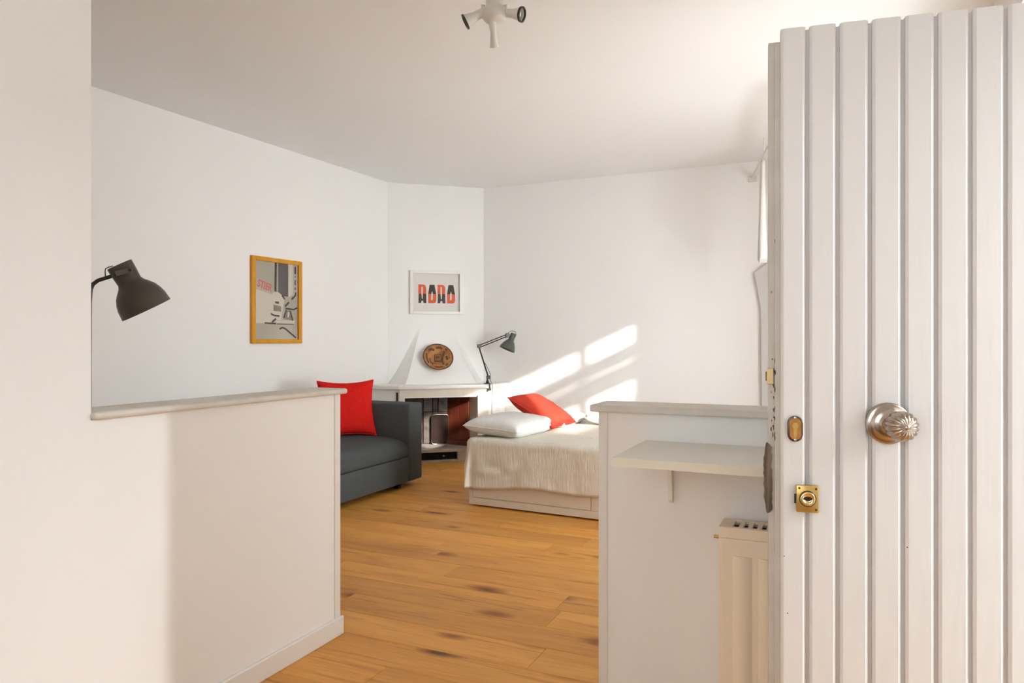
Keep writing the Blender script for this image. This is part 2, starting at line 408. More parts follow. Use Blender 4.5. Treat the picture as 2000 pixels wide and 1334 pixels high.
for a, b in ((HX0, HX0+0.05), (-0.38, -0.32), (HX1-0.05, HX1)): build('frame_stile', B((a, YF-0.08, HZ0+0.05), (b, YF-0.03, HZ1-0.05), 0.004), 'trim', w2)
for a, b in ((HX0+0.05, -0.38), (-0.32, HX1-0.05)): build('pane', B((a, YF-0.058, HZ0+0.05), (b, YF-0.053, HZ1-0.05)), 'glass', w2)
# hall wall: full height, then half height with a cap
bm = bmesh.new()
prism(bm, [(YF, 0), (YP, 0), (YP, 0.985), (YH, 0.985), (YH, CEIL), (YF, CEIL)], 0, 0.12)
T = frame((XH, 0, 0), (0, 1, 0), (0, 0, 1), (-1, 0, 0))
half_l = struct('wall_hall', bm, 'wall', 'white hall wall that drops to half height beside the opening', T=T)
build('corner_bead', B((XH-0.004, YP-0.032, 0), (XH+0.004, YP+0.003, 0.985), 0.002), 'trim', half_l)
T1 = struct('trim_1', B((XH-0.15, YH-0.002, 0.985), (XH+0.022, YP+0.03, 1.007), 0.009, 3), 'cap', 'narrow painted wooden cap on top of the longer half wall')
struct('baseboard_hall', B((XH, YF, 0), (XH+0.014, YP+0.014, 0.075), 0.004), 'trim', 'low white baseboard along the foot of the hall wall')
# right-hand half wall
YQ = 2.12
half_r = struct('wall_partition', B((-0.664, YQ, 0), (XR, YQ+0.12, 0.985)), 'wall', 'white half wall carrying the shelf and the radiator')
build('corner_bead', B((-0.668, YQ-0.004, 0), (-0.640, YQ+0.02, 0.985), 0.002), 'trim', half_r)
struct('trim_2', B((-0.690, YQ-0.025, 0.985), (XR, YQ+0.15, 1.007), 0.005), 'cap', 'narrow painted wooden cap on the half wall above the shelf')

# ------------------------------------------------------------------ window in the right wall
win = tag(empty('window_1', (XR+0.08, (WY0+WY1)/2, WZ0)), 'white framed window in the outer wall behind the door', kind='structure')
def wb(name, y0, y1, z0, z1, x0=XR+0.05, x1=XR+0.11, m='trim', par=win): return build(name, B((x0, y0, z0), (x1, y1, z1), 0.004 if m == 'trim' else 0), m, par)
fw = 0.05
wb('frame_rail', WY0, WY1, WZ0, WZ0+fw); wb('frame_rail', WY0, WY1, WZ1-0.03, WZ1)
wb('frame_stile', WY0, WY0+0.03, WZ0+fw, WZ1-0.03); wb('frame_stile', WY1-0.03, WY1, WZ0+fw, WZ1-0.03)
ym = [WY0+0.03, 4.21, 5.03-0.21, WY1-0.03]
ym = [WY0+0.03, 4.32, 5.03, WY1-0.03]
for yy in ym[1:3]: wb('mullion', yy-0.02, yy+0.02, WZ0+fw, WZ1-0.03)
wb('transom', WY0+0.03, WY1-0.03, 1.83, 1.85, XR+0.065, XR+0.095)
for a, b in zip(ym[:-1], ym[1:]):
    for z0, z1 in ((WZ0+fw, 1.83), (1.85, WZ1-0.03)):
        wb('pane', a+0.02, b-0.02, z0, z1, XR+0.078, XR+0.083, 'glass')
build('sill', B((XR-0.04, WY0-0.03, WZ0-0.03), (XR+0.06, WY1+0.03, WZ0), 0.005), 'trim', win)
# outside: added slats and walls that shape the sunlight, and the ground
sh = tag(empty('added_sun_shade', (XR+0.20, (WY0+WY1)/2, 2.06)), 'slatted sun shade added outside the window to streak the sunlight', 'sun shade')  # unseen slats, spaced to streak the sun patch on the back wall
for z0, z1 in ((2.385, 2.455), (2.305, 2.380), (2.175, 2.286), (2.095, 2.165)):
    build('slat', B((XR+0.19, 3.72, z0), (XR+0.205, WY1+0.05, z1)), 'render_wall', sh)
for yy in (3.72, WY1+0.03):
    build('side_rail', B((XR+0.15, yy, 2.05), (XR+0.22, yy+0.02, 2.66)), 'trim', sh)
struct('ground', B((XR+0.15, -14, -0.14), (20, 20, -0.02)), 'concrete', 'pale paving outside the house')
struct('wall_added_sun_block', B((3.2, 2.2, -0.02), (3.35, 12, 2.85)), 'render_wall', 'pale rendered wall added across from the window to cut the low sun')  # unseen wall added to block the lower sun rays at the window
struct('wall_added_door_shade', B((XR+0.15, 0.30, -0.02), (6.5, 0.45, 4.2)), 'render_wall', 'tall rendered wall added to keep the sun off the entrance door')  # unseen wall added to block direct sun on the open door

# ------------------------------------------------------------------ entrance door, standing open
DA = R(9.2); DO = Vector((-0.111, 1.657, 0)); DXv = Vector((math.cos(DA), math.sin(DA), 0)); DNv = Vector((-math.sin(DA), math.cos(DA), 0))
TD = frame(DO, DXv, DNv, (0, 0, 1))         # local x along the door, y into its thickness, z up
door = tag(empty('door_1', tuple(DO + DXv*0.37)), 'white boarded entrance door standing open, with brass lock and fluted knob', kind='structure')
HD = 1.88
edges = [0.0, 0.0538, 0.1144, 0.1772, 0.240, 0.3018, 0.3646, 0.4274, 0.490, 0.553, 0.616, 0.679, 0.738]
def board(x0, x1, first=False):
    bm = bmesh.new(); g = 0.0042; c = 0.0055; d = 0.022
    a, b = x0 + (0 if first else g), x1 - g
    prof = [(a, d), (a, c*0.8), (a+c, 0), (b-c, 0), (b, c*0.8), (b, d)]
    prism(bm, prof, 0.004, HD - 0.002)
    return bm
for i in range(len(edges)-1): build('board', board(edges[i], edges[i+1], i == 0), 'door', door, T=TD)
core = build('core', B((0.001, 0.0145, 0.004), (0.738, 0.024, HD-0.004)), 'door', door, T=TD)
build('frame_stile', B((-0.0105, 0.024, 0.004), (0.738, 0.040, HD-0.02), 0.001), 'cap', door, T=TD)
lip = build('edge_lip', B((-0.0225, 0.040, 0.004), (0.738, 0.058, HD-0.014), 0.0015), 'cap', door, T=TD)
# key escutcheon
bm = bmesh.new()
def oval(cx, cz, rx, hz, n=10):
    pts = []
    for k in range(n+1):
        a = math.pi*k/n; pts.append((cx + rx*math.cos(a), cz + hz - rx + rx*math.sin(a)))
    for k in range(n+1):
        a = math.pi + math.pi*k/n; pts.append((cx + rx*math.cos(a), cz - hz + rx + rx*math.sin(a)))
    return pts
def flat(pts, y0, y1, bevel=0.0):
    """outline in (x, z) on the door, from y0 (out) to y1"""
    bm = bmesh.new(); prism(bm, [(p[0], p[1]) for p in pts], y0, y1, bevel)
    bmesh.ops.transform(bm, matrix=frame((0, 0, 0), (1, 0, 0), (0, 0, 1), (0, 1, 0)), verts=bm.verts)
    return bm
esc = build('key_escutcheon', flat(oval(0.0284, 1.012, 0.0155, 0.028), -0.006, 0.001, 0.002), 'bronze', door, T=TD, smooth=True, ang=40)
build('inset', flat(oval(0.0290, 1.012, 0.0115, 0.0235), -0.0066, -0.004), 'copper', esc, T=TD)
keyhole = [(0.0284 + 0.0062*math.cos(a), 1.018 + 0.0075*math.sin(a)) for a in [R(-60 + 30*k) for k in range(11)]]
keyhole += [(0.0252, 1.003), (0.0256, 0.995), (0.0284, 0.9925), (0.0312, 0.995), (0.0316, 1.003)]
build('key_cylinder', flat(keyhole, -0.0078, -0.005), 'brass', esc, T=TD)
for zz in (1.0355, 0.9885):
    build('screw', lathe(bmesh.new(), [(0, 0), (0.0032, 0), (0.0028, 0.0012), (0, 0.0016)], 12), 'steel', esc, T=TD @ Matrix.Translation((0.0284, -0.006, zz)) @ Matrix.Rotation(R(90), 4, 'X'))
# rim lock
rl = build('rim_lock', B((0.0298, -0.010, 0.834), (0.0753, 0.002, 0.892), 0.0025), 'brass', door, T=TD, smooth=True, ang=40)
TL = TD @ Matrix.Translation((0.0528, -0.010, 0.864)) @ Matrix.Rotation(R(90), 4, 'X')
build('collar', lathe(bmesh.new(), [(0.0175, -0.001), (0.0175, 0.0005), (0.0165, 0.0014), (0.0150, 0.0006), (0.0150, -0.001)], 28), 'bronze', rl, T=TL, smooth=True)
build('cylinder_face', lathe(bmesh.new(), [(0.0152, -0.001), (0.0152, 0.003), (0.0135, 0.0045), (0.0095, 0.0040), (0.0085, 0.0026), (0, 0.0026)], 28), 'brass_light', rl, T=TL, smooth=True)
kh = [(0.0528 + 0.0105*math.cos(a), 0.864 + 0.0022*math.sin(a) + (0.0018 if abs(math.cos(a)) < 0.5 else 0)*math.copysign(1, math.sin(a))) for a in [2*math.pi*k/20 for k in range(20)]]
build('keyway', flat(kh, -0.0135, -0.0122), 'black_hole', rl, T=TD)
for cx, cz in ((0.0362, 0.886), (0.0695, 0.8855), (0.0695, 0.841)):
    build('screw', lathe(bmesh.new(), [(0, 0), (0.0028, 0), (0.0022, 0.0008), (0, 0.0008)], 10), 'bronze', rl, T=TD @ Matrix.Translation((cx, -0.0098, cz)) @ Matrix.Rotation(R(90), 4, 'X'))
build('bolt', B((0.0268, -0.006, 0.852), (0.0305, 0.0, 0.872), 0.0008), 'black_plastic', rl, T=TD)
# fluted knob on a stepped rosette
TK = TD @ Matrix.Translation((0.2105, 0.0, 1.029)) @ Matrix.Rotation(R(90), 4, 'X')
kn = build('door_knob', lathe(bmesh.new(), [(0, -0.002), (0.0435, -0.002), (0.0435, 0.004), (0.0425, 0.0065), (0.039, 0.008), (0.0335, 0.0085), (0.0315, 0.0105),
            (0.029, 0.0125), (0.026, 0.0135), (0.022, 0.014), (0.017, 0.016), (0.0145, 0.020), (0.0145, 0.034), (0, 0.034)], 48), 'nickel', door, T=TK, smooth=True, ang=50)
def fl(a, k):
    amp = [0, 0, 0.03, 0.09, 0.13, 0.15, 0.16, 0.15, 0.12, 0.06, 0][min(k, 10)]
    return 1 - amp*(0.5 + 0.5*math.cos(16*a))**2
build('fluted_grip', lathe(bmesh.new(), [(0.0, 0.022), (0.014, 0.023), (0.020, 0.027), (0.0255, 0.035), (0.0300, 0.046), (0.0315, 0.057), (0.0300, 0.0670), (0.0255, 0.0745), (0.018, 0.0800), (0.008, 0.0825), (0.0035, 0.0825), (0.0030, 0.0838), (0, 0.0842)], 128, flute=fl), 'nickel', kn, T=TK @ Matrix.Rotation(R(13), 4, 'Y'), smooth=True)
# latch keep and damage on the edge
build('latch_plate', B((-0.0265, 0.034, 1.105), (-0.0120, 0.050, 1.140), 0.001), 'brass_light', door, T=TD)
build('latch_bolt', B((-0.0285, 0.038, 1.112), (-0.0185, 0.046, 1.133), 0.001), 'bronze', door, T=TD)
rs = random.Random(3)
out = []
NZ = 18
for k in range(NZ+1):
    z = 0.818 + (0.972-0.818)*k/NZ; t = k/NZ
    wdt = 0.0030 + 0.0062*min(1, math.sin(math.pi*min(0.97, max(0.05, t)))*1.5) + rs.uniform(-0.0012, 0.0012)
    out.append((-0.0222 - wdt, z))
inn = [(-0.0150 + rs.uniform(-0.002, 0.001) - (0.006 if k in (0, NZ) else 0), 0.818 + (0.972-0.818)*k/NZ) for k in range(NZ, -1, -1)]
build('splintered_wood', flat(out + inn, 0.036, 0.0595), 'bare_wood', door, T=TD)
for k in range(26):
    z = rs.choice([rs.uniform(0.98, 1.165)]*3 + [rs.uniform(0.80, 1.7)]); x = rs.choice([-0.0108, -0.0165, -0.0105, -0.013]) + rs.uniform(-0.001, 0.001)
    hh = rs.uniform(0.0015, 0.008); ww = rs.uniform(0.0007, 0.0017); yb = 0.0239 if x > -0.0112 else 0.0399
    pts = [(x + ww*math.cos(a)*rs.uniform(0.6, 1.3), z + hh*math.sin(a)*rs.uniform(0.7, 1.2)) for a in [2*math.pi*q/7 for q in range(7)]]
    build('paint_chip', flat(pts, yb-0.0004, yb+0.001), 'chip' if k % 3 else 'bare_wood', door, T=TD)
for x, z in ((0.0026, 0.735), (0.0095, 0.612), (0.243, 0.772)):
    build('nail_hole', lathe(bmesh.new(), [(0, 0), (0.0013, 0), (0, 0.0004)], 8), 'chip', door, T=TD @ Matrix.Translation((x+0.004, 0.0, z)) @ Matrix.Rotation(R(90), 4, 'X'))
for zz in (0.25, 0.95, 1.65):
    build('hinge', lathe(bmesh.new(), [(0, -0.05), (0.008, -0.05), (0.008, 0.05), (0, 0.05)], 14), 'brass', door, T=TD @ Matrix.Translation((0.742, 0.028, zz)))
# door lining of the doorway
jm = tag(empty('trim_3', (XR+0.075, (DY0+DY1)/2, 0)), 'white painted lining of the entrance doorway', kind='structure')
build('jamb', B((XR-0.01, DY1-0.03, 0), (XR+0.16, DY1, DZ)), 'trim', jm); build('jamb', B((XR-0.01, DY0, 0), (XR+0.16, DY0+0.03, DZ)), 'trim', jm)
build('head', B((XR-0.01, DY0+0.03, DZ-0.03), (XR+0.16, DY1-0.03, DZ)), 'trim', jm)

# ------------------------------------------------------------------ fireplace in the corner
def F(s, t, z=0): return LB + FD*s + FN*t + Vector((0, 0, z))
TF = frame(LB, FD, FN, (0, 0, 1))           # local x along the diagonal wall, y out into the room
fire = thing('fireplace', tuple(F(0.514, 0.25)), 'white plaster corner fireplace with sloping hood and stone mantel', 'fireplace')
def PF(pts, z0, z1, bevel=0): 
    return prism(bmesh.new(), pts, z0, z1, bevel)
def loc2(p): q = Vector((p[0], p[1], 0)) - LB; return (q.dot(FD), q.dot(FN))
lw = loc2((xleft(5.86)+0.002, 5.86)); bw = loc2((-3.17, YB-0.002))
mant = [lw, (0.048, 0.50), (0.962, 0.50), bw, (1.028, 0.003), (0.0, 0.003)]
build('mantel', PF(mant, 0.728, 0.768, 0.008), 'mantel', fire, T=TF, smooth=True, ang=40)
# hood
bm = bmesh.new()
hr = []
for k in range(13):
    q = k/12; zz = 0.768 + 0.62*q; t_ = 0.30*(1-q)**1.7 + 0.0006
    a0, a1 = 0.005 + 0.33*q**0.85, 1.020 - 0.33*q**0.85
    b0, b1 = 0.14 + 0.215*q**0.85, 0.875 - 0.205*q**0.85
    hr.append([F(a0, 0.0002, zz), F(b0, t_, zz), F(b1, t_, zz), F(a1, 0.0002, zz)])
loft(bm, hr)
hood = build('hood', bm, 'plaster', fire, smooth=True, ang=14)
# side bodies, perpendicular to the two walls, and the front surround
OZ0, OZ1 = 0.13, 0.655
OS0, OS1 = 0.100, 0.850
def facebox(name, s0, s1, t0, t1, z0, z1, m, bevel=0.003, par=fire): return build(name, B((s0, t0, z0), (s1, t1, z1), bevel), m, par, T=TF)
l2 = loc2((xleft(5.9)+0.003, 5.905)); b2 = loc2((-3.215, YB-0.003))
build('side_cheek', PF([l2, (0.055, 0.455), (0.075, 0.455), (0.075, 0.10), (0.0, 0.01)], 0.0, 0.728), 'plaster', fire, T=TF)
build('side_cheek', PF([(0.935, 0.455), (0.955, 0.455), b2, (1.024, 0.01), (0.935, 0.10)], 0.0, 0.728), 'plaster', fire, T=TF)
facebox('pilaster', 0.055, OS0, 0.42, 0.468, OZ0, 0.69, 'surround')
build('pilaster', PF([(0.846, 0.468), (0.955, 0.468), (0.955, 0.30), (0.800, 0.30)], OZ0, 0.69), 'surround', fire, T=TF)
facebox('lintel', 0.055, 0.955, 0.40, 0.470, 0.655, 0.728, 'surround')
facebox('opening_trim', OS0-0.004, OS0+0.010, 0.44, 0.474, OZ0, 0.655, 'mantel', 0.002)
facebox('opening_trim', OS0+0.010, OS1-0.02, 0.44, 0.474, 0.643, 0.655, 'mantel', 0.002)
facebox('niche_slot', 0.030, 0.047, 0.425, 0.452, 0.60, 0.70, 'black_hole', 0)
# hearth
facebox('hearth_slab', 0.03, 0.97, 0.02, 0.475, 0.10, OZ0, 'hearth')
facebox('hearth_front', 0.03, 0.30-0.06, 0.40, 0.465, 0.0, 0.10, 'hearth')
facebox('hearth_front', 0.640, 0.97, 0.40, 0.465, 0.0, 0.10, 'hearth')
facebox('hearth_front', 0.24, 0.640, 0.40, 0.465, 0.0, 0.020, 'hearth')
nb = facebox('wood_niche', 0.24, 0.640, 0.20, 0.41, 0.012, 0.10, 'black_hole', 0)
# a small valve inside the niche
build('damper_knob', tube(bmesh.new(), [F(0.50, 0.43, 0.06), F(0.50, 0.46, 0.06)], 0.008), 'steel', fire)
# firebox panels
def quadpanel(name, a, b, z0, z1, th, m):
    """upright slab from plan point a to b, both (s, t)"""
    A, Bq = Vector((a[0], a[1], 0)), Vector((b[0], b[1], 0)); d = (Bq-A).normalized(); n = Vector((-d.y, d.x, 0))
    bm = bmesh.new(); prism(bm, [A.xy, Bq.xy, (Bq+n*th).xy, (A+n*th).xy], z0, z1, 0.002)
    return build(name, bm, m, fire, T=TF)
facebox('firebox_lining', 0.02, 1.0, 0.02, 0.06, OZ0, 0.728, 'soot_brick', 0)
facebox('firebox_roof', 0.06, 0.94, 0.06, 0.40, 0.66, 0.70, 'soot_brick', 0)
for k, (a, b) in enumerate((((0.800, 0.302), (0.722, 0.200)), ((0.720, 0.197), (0.628, 0.075)))):
    quadpanel('firebrick_panel', a, b, OZ0+0.045, 0.655, -0.02, 'firebrick')
build('firebrick_plinth', PF([(0.795, 0.31), (0.60, 0.085), (0.575, 0.10), (0.765, 0.325)], OZ0, OZ0+0.045, 0.002), 'firebrick', fire, T=TF)
cols = [(0.12, 0.355), (0.36, 0.452), (0.456, 0.512), (0.516, 0.625)]
for k, (s0, s1) in enumerate(cols):
    facebox('firebrick_panel', s0, s1, 0.06, 0.085, 0.47, 0.655, ['soot_brick', 'ash_brick', 'soot_brick', 'ash_brick'][k], 0.004)
    facebox('firebrick_panel', s0, s1, 0.06, 0.083, OZ0+0.01, 0.465, ['soot_brick', 'ash_brick', 'soot_brick', 'soot_brick'][k], 0.004)
quadpanel('firebrick_panel', (0.10, 0.40), (0.13, 0.09), OZ0, 0.655, 0.02, 'soot_brick')
# inner frame of a fire screen leaning at the back
scr = thing('fire_screen', tuple(F(0.52, 0.13, OZ0)), 'dark metal plate with rounded bright rim standing in the firebox', 'fire screen')
s0, s1, zz0, zz1 = 0.437, 0.615, OZ0+0.004, 0.44
pl = []
for cx, cz, a0 in ((s1-0.03, zz0+0.03, -90), (s1-0.03, zz1-0.03, 0), (s0+0.03, zz1-0.03, 90), (s0+0.03, zz0+0.03, 180)):
    for q in range(5):
        a = R(a0 + 22.5*q); pl.append((cx + 0.03*math.cos(a), cz + 0.03*math.sin(a)))
TS = TF @ frame((0, 0.118, 0), (1, 0, 0), (0, 0, 1), (0, 1, 0))
bm = prism(bmesh.new(), pl, 0, 0.006); build('plate', bm, 'screen', scr, T=TS)
ring = [TS @ Vector((p[0], p[1], 0.004)) for p in pl]
build('rim', tube(bmesh.new(), ring + [ring[0]], 0.004, 8), 'nickel', scr, smooth=True)
# handle standing in for a C-shaped reflection on the red side panel
p = TF @ Vector((0.752, 0.215, 0.352)); hd = [p + FN*0.0 + Vector((-0.022*math.sin(math.pi*k/8), 0, -0.05+0.1*k/8)) + FD*(-0.024) for k in range(9)]
build('glint_bar', tube(bmesh.new(), hd, 0.004, 8), 'steel', fire, smooth=True)

# ------------------------------------------------------------------ painted plate hung on the hood
hn = ((F(0.265, 0.115, 1.06) - F(0.14, 0.30, 0.768))).cross(F(0.875, 0.30, 0.768) - F(0.14, 0.30, 0.768)).normalized()
if hn.dot(FN) < 0: hn = -hn
pc = F(0.492, 0.168, 1.02)
pc = pc
upv = (Vector((0, 0, 1)) - hn*hn.z).normalized(); rt = upv.cross(hn).normalized()
if rt.dot(FD) < 0: rt = -rt
TP = frame(pc + hn*0.016, rt, upv, hn)
plate = thing('ceramic_plate', tuple(pc), 'round amber and brown glazed plate hanging on the fireplace hood', 'plate')
build('dish', lathe(bmesh.new(), [(0, -0.008), (0.07, -0.008), (0.11, 0.0), (0.150, 0.022), (0.156, 0.026), (0.157, 0.029), (0.152, 0.030), (0.108, 0.010), (0.068, 0.002), (0, 0.002)], 56), 'plate_glaze', plate, T=TP, smooth=True)
build('rim_band', lathe(bmesh.new(), [(0.146, 0.0278), (0.152, 0.0308), (0.1578, 0.0300), (0.1575, 0.0255), (0.150, 0.021)], 56), 'plate_brown', plate, T=TP, smooth=True)
def dz(r): return 0.0028 if r < 0.066 else (0.0028 + (r-0.066)*0.20 if r < 0.108 else 0.0118 + (r-0.108)*0.45)
def stroke(pts, wd):
    bm = bmesh.new(); P = [Vector((p[0], p[1])) for p in pts]; L_, R_ = [], []
    dense = []
    for a, b in zip(P[:-1], P[1:]):
        n = max(1, int((b-a).length/0.008))
        for k in range(n): dense.append(a.lerp(b, k/n))
    dense.append(P[-1])
    for i, p in enumerate(dense):
        d = (dense[min(i+1, len(dense)-1)] - dense[max(i-1, 0)]).normalized(); n = Vector((-d.y, d.x))*wd/2
        for q, lst in ((p+n, L_), (p-n, R_)): lst.append(bm.verts.new((q.x, q.y, dz(q.length)+0.0012)))
    for i in range(len(dense)-1): bm.faces.new((L_[i], R_[i], R_[i+1], L_[i+1]))
    return bm
sq = 0.036
motifs = [([(-sq, -sq), (sq*0.9, -sq), (sq, sq), (-sq*0.9, sq), (-sq, -sq)], 0.008), ([(-sq*1.2, -0.045), (sq, -0.05)], 0.008), ([(-0.02, -0.01), (-0.018, 0.018), (0.016, 0.02), (0.018, -0.012)], 0.007),
          ([(0.0, 0.012), (0.0, -0.006)], 0.016), ([(0.05, -0.085), (0.044, -0.03), (0.056, 0.03), (0.075, 0.075)], 0.013), ([(0.092, 0.02), (0.096, -0.03)], 0.017), ([(0.115, 0.03), (0.118, -0.02)], 0.006),
          ([(-0.09, 0.085), (-0.06, 0.10), (-0.03, 0.09)], 0.018), ([(-0.01, 0.115), (0.03, 0.118), (0.05, 0.10)], 0.016), ([(-0.115, 0.05), (-0.118, -0.02), (-0.10, -0.07)], 0.014), ([(-0.085, 0.0), (-0.08, -0.05), (-0.06, -0.08)], 0.009),
          ([(-0.04, -0.115), (0.0, -0.12), (0.04, -0.112)], 0.012), ([(0.07, -0.10), (0.095, -0.075)], 0.014), ([(0.10, 0.08), (0.085, 0.10)], 0.012), ([(-0.06, -0.062), (-0.02, -0.072), (0.02, -0.07)], 0.006)]
for pts, wd in motifs: build('painted_stroke', stroke(pts, wd*1.35), 'plate_brown', plate, T=TP)

# ------------------------------------------------------------------ framed print of four half-and-half letters above the fireplace
pic = thing('framed_print', tuple(F(0.507, 0.0, 1.49)), 'white box frame with orange and black letter print above the fireplace', 'picture')
s0, s1, z0, z1 = 0.228, 0.786, 1.488, 1.944
for a, b, c, d in ((s0, s0+0.030, z0, z1), (s1-0.030, s1, z0, z1)): build('frame_side', B((a, 0.001, c), (b, 0.034, d), 0.003), 'frame_white', pic, T=TF)
for c, d in ((z0, z0+0.030), (z1-0.030, z1)): build('frame_rail', B((s0+0.030, 0.001, c), (s1-0.030, 0.034, d), 0.003), 'frame_white', pic, T=TF)
build('paper', B((s0+0.02, 0.001, z0+0.02), (s1-0.02, 0.006, z1-0.02)), 'paper', pic, T=TF)
build('glass', B((s0+0.026, 0.020, z0+0.026), (s1-0.026, 0.022, z1-0.026)), 'glass', pic, T=TF)
LW, LH = 0.086, 0.195
TPp = TF @ frame((0, 0.0066, 0), (1, 0, 0), (0, 0, 1), (0, 1, 0))
def letter(kind, x0, zb):
    bm = bmesh.new()
    def poly(pts, mi):
        f = bm.faces.new([bm.verts.new((x0 + LW*p[0], zb + LH/2*p[1], 0)) for p in pts]); f.material_index = mi
    if kind == 0:      # top of a D over the feet of an A
        poly([(0.0, 1.0), (0.38, 1.0), (0.38, 1.72), (0.38, 2.0), (0.0, 2.0)], 0)
        poly([(0.38, 2.0), (0.38, 1.72), (0.46, 1.78), (0.55, 1.72), (0.62, 2.0)], 0)
        poly([(0.55, 1.0), (0.98, 1.0), (0.98, 1.55), (0.92, 1.84), (0.80, 1.96), (0.62, 2.0), (0.55, 1.72)], 0)
        poly([(0.02, 0.0), (0.34, 0.0), (0.40, 0.25), (0.44, 0.45), (0.38, 1.0), (0.04, 1.0)], 1)
        poly([(0.64, 0.0), (1.0, 0.0), (0.97, 1.0), (0.56, 1.0), (0.54, 0.45), (0.58, 0.25)], 1)
        poly([(0.40, 0.25), (0.58, 0.25), (0.54, 0.45), (0.44, 0.45)], 1)
    else:              # top of an A over the bowl of a D
        poly([(0.18, 2.0), (0.78, 2.0), (1.0, 1.0), (0.60, 1.0), (0.49, 1.30), (0.38, 1.0), (0.0, 1.0)], 1)
        poly([(0.0, 0.0), (0.40, 0.0), (0.36, 0.35), (0.38, 1.0), (0.0, 1.0)], 0)
        poly([(0.40, 0.0), (0.72, 0.0), (0.92, 0.06), (1.0, 0.25), (1.02, 0.70), (1.0, 1.0), (0.60, 1.0), (0.58, 0.45), (0.46, 0.30), (0.36, 0.35)], 0)
    return bm
sx = 0.318
for k, (kind, dx) in enumerate(((0, 0), (1, 0.104), (0, 0.203), (1, 0.306))):
    build('letter', letter(kind, sx + dx, 1.604), ['ink_orange', 'ink_dark'], pic, T=TPp)

# ------------------------------------------------------------------ poster in a honey wooden frame on the left wall
WD = Vector((-4.243+4.388, 6.234-3.073, 0)).normalized(); WN = Vector((WD.y, -WD.x, 0))
pa = Vector((xleft(4.405), 4.405, 0))
TW = frame(pa, WD, WN, (0, 0, 1))
pos = thing('framed_poster', tuple(pa + WD*0.283 + Vector((0, 0, 1.18))), 'honey wood framed poster with collage print on the long wall', 'picture')
W_, Z0, Z1 = 0.568, 1.183, 1.899
fb = 0.042
build('frame_side', B((0, 0.001, Z0), (fb, 0.026, Z1), 0.004), 'frame_oak', pos, T=TW); build('frame_side', B((W_-fb, 0.001, Z0), (W_, 0.026, Z1), 0.004), 'frame_oak', pos, T=TW)
build('frame_rail', B((fb, 0.001, Z0), (W_-fb, 0.026, Z0+fb*0.85), 0.004), 'frame_oak', pos, T=TW); build('frame_rail', B((fb, 0.001, Z1-fb*0.85), (W_-fb, 0.026, Z1), 0.004), 'frame_oak', pos, T=TW)
build('poster_sheet', B((fb*0.7, 0.001, Z0+0.02), (W_-fb*0.7, 0.008, Z1-0.02)), 'print_grey', pos, T=TW)
build('glass', B((fb*0.8, 0.013, Z0+0.025), (W_-fb*0.8, 0.0145, Z1-0.025)), 'glass', pos, T=TW)
PX0, PX1, PZ0, PZ1 = fb, W_-fb, Z0+fb*0.85, Z1-fb*0.85
def pp(u, v): return (PX0 + (PX1-PX0)*u, PZ1 - (PZ1-PZ0)*v)      # u right, v down, 0..1 over the sheet
TPw = TW @ frame((0, 0.0084, 0), (1, 0, 0), (0, 0, 1), (0, 1, 0))
def patch(name, pts, m, lift=0.0):
    bm = bmesh.new(); bm.faces.new([bm.verts.new((*pp(*q), lift)) for q in pts]); return build(name, bm, m, pos, T=TPw)
def line(pts, wd, m='print_black', lift=0.0009):
    bm = bmesh.new(); P = [Vector(pp(*q)) for q in pts]; L_, R_ = [], []
    for i, p in enumerate(P):
        d = (P[min(i+1, len(P)-1)] - P[max(i-1, 0)]).normalized(); n = Vector((-d.y, d.x))*wd/2
        L_.append(bm.verts.new((*(p+n), lift))); R_.append(bm.verts.new((*(p-n), lift)))
    for i in range(len(P)-1): bm.faces.new((L_[i], R_[i], R_[i+1], L_[i+1]))
    return build('printed_line', bm, m, pos, T=TPw)
patch('printed_patch', [(0.02, 0.365), (0.40, 0.42), (0.40, 0.78), (0.02, 0.80)], 'print_light', 0.0002)
patch('printed_patch', [(0.40, 0.39), (0.55, 0.38), (0.68, 0.47), (0.62, 0.66), (0.60, 0.75), (0.36, 0.74), (0.33, 0.68), (0.40, 0.66)], 'print_light', 0.0003)
patch('printed_patch', [(0.45, 0.0), (0.50, 0.0), (0.49, 0.38), (0.44, 0.37)], 'print_black', 0.0004)
patch('printed_patch', [(0.53, 0.0), (0.77, 0.0), (0.77, 0.43), (0.66, 0.43), (0.53, 0.38)], 'print_dark', 0.0004)
patch('printed_patch', [(0.77, 0.0), (0.88, 0.0), (0.88, 0.40), (0.77, 0.44)], 'print_light', 0.0003)
patch('printed_patch', [(0.46, 0.505), (0.55, 0.505), (0.55, 0.535), (0.46, 0.53)], 'print_black', 0.0006)
patch('printed_patch', [(0.42, 0.55), (0.60, 0.565), (0.60, 0.635), (0.42, 0.63)], 'print_mid', 0.0006)
patch('printed_patch', [(0.72, 0.61), (0.82, 0.61), (0.88, 0.75), (0.67, 0.73)], 'print_mid', 0.0006)
patch('printed_patch', [(0.76, 0.635), (0.80, 0.635), (0.79, 0.70), (0.75, 0.71)], 'print_light', 0.0008)
patch('printed_patch', [(0.46, 0.755), (0.94, 0.745), (0.92, 0.785), (0.48, 0.785)], 'print_light', 0.0005)
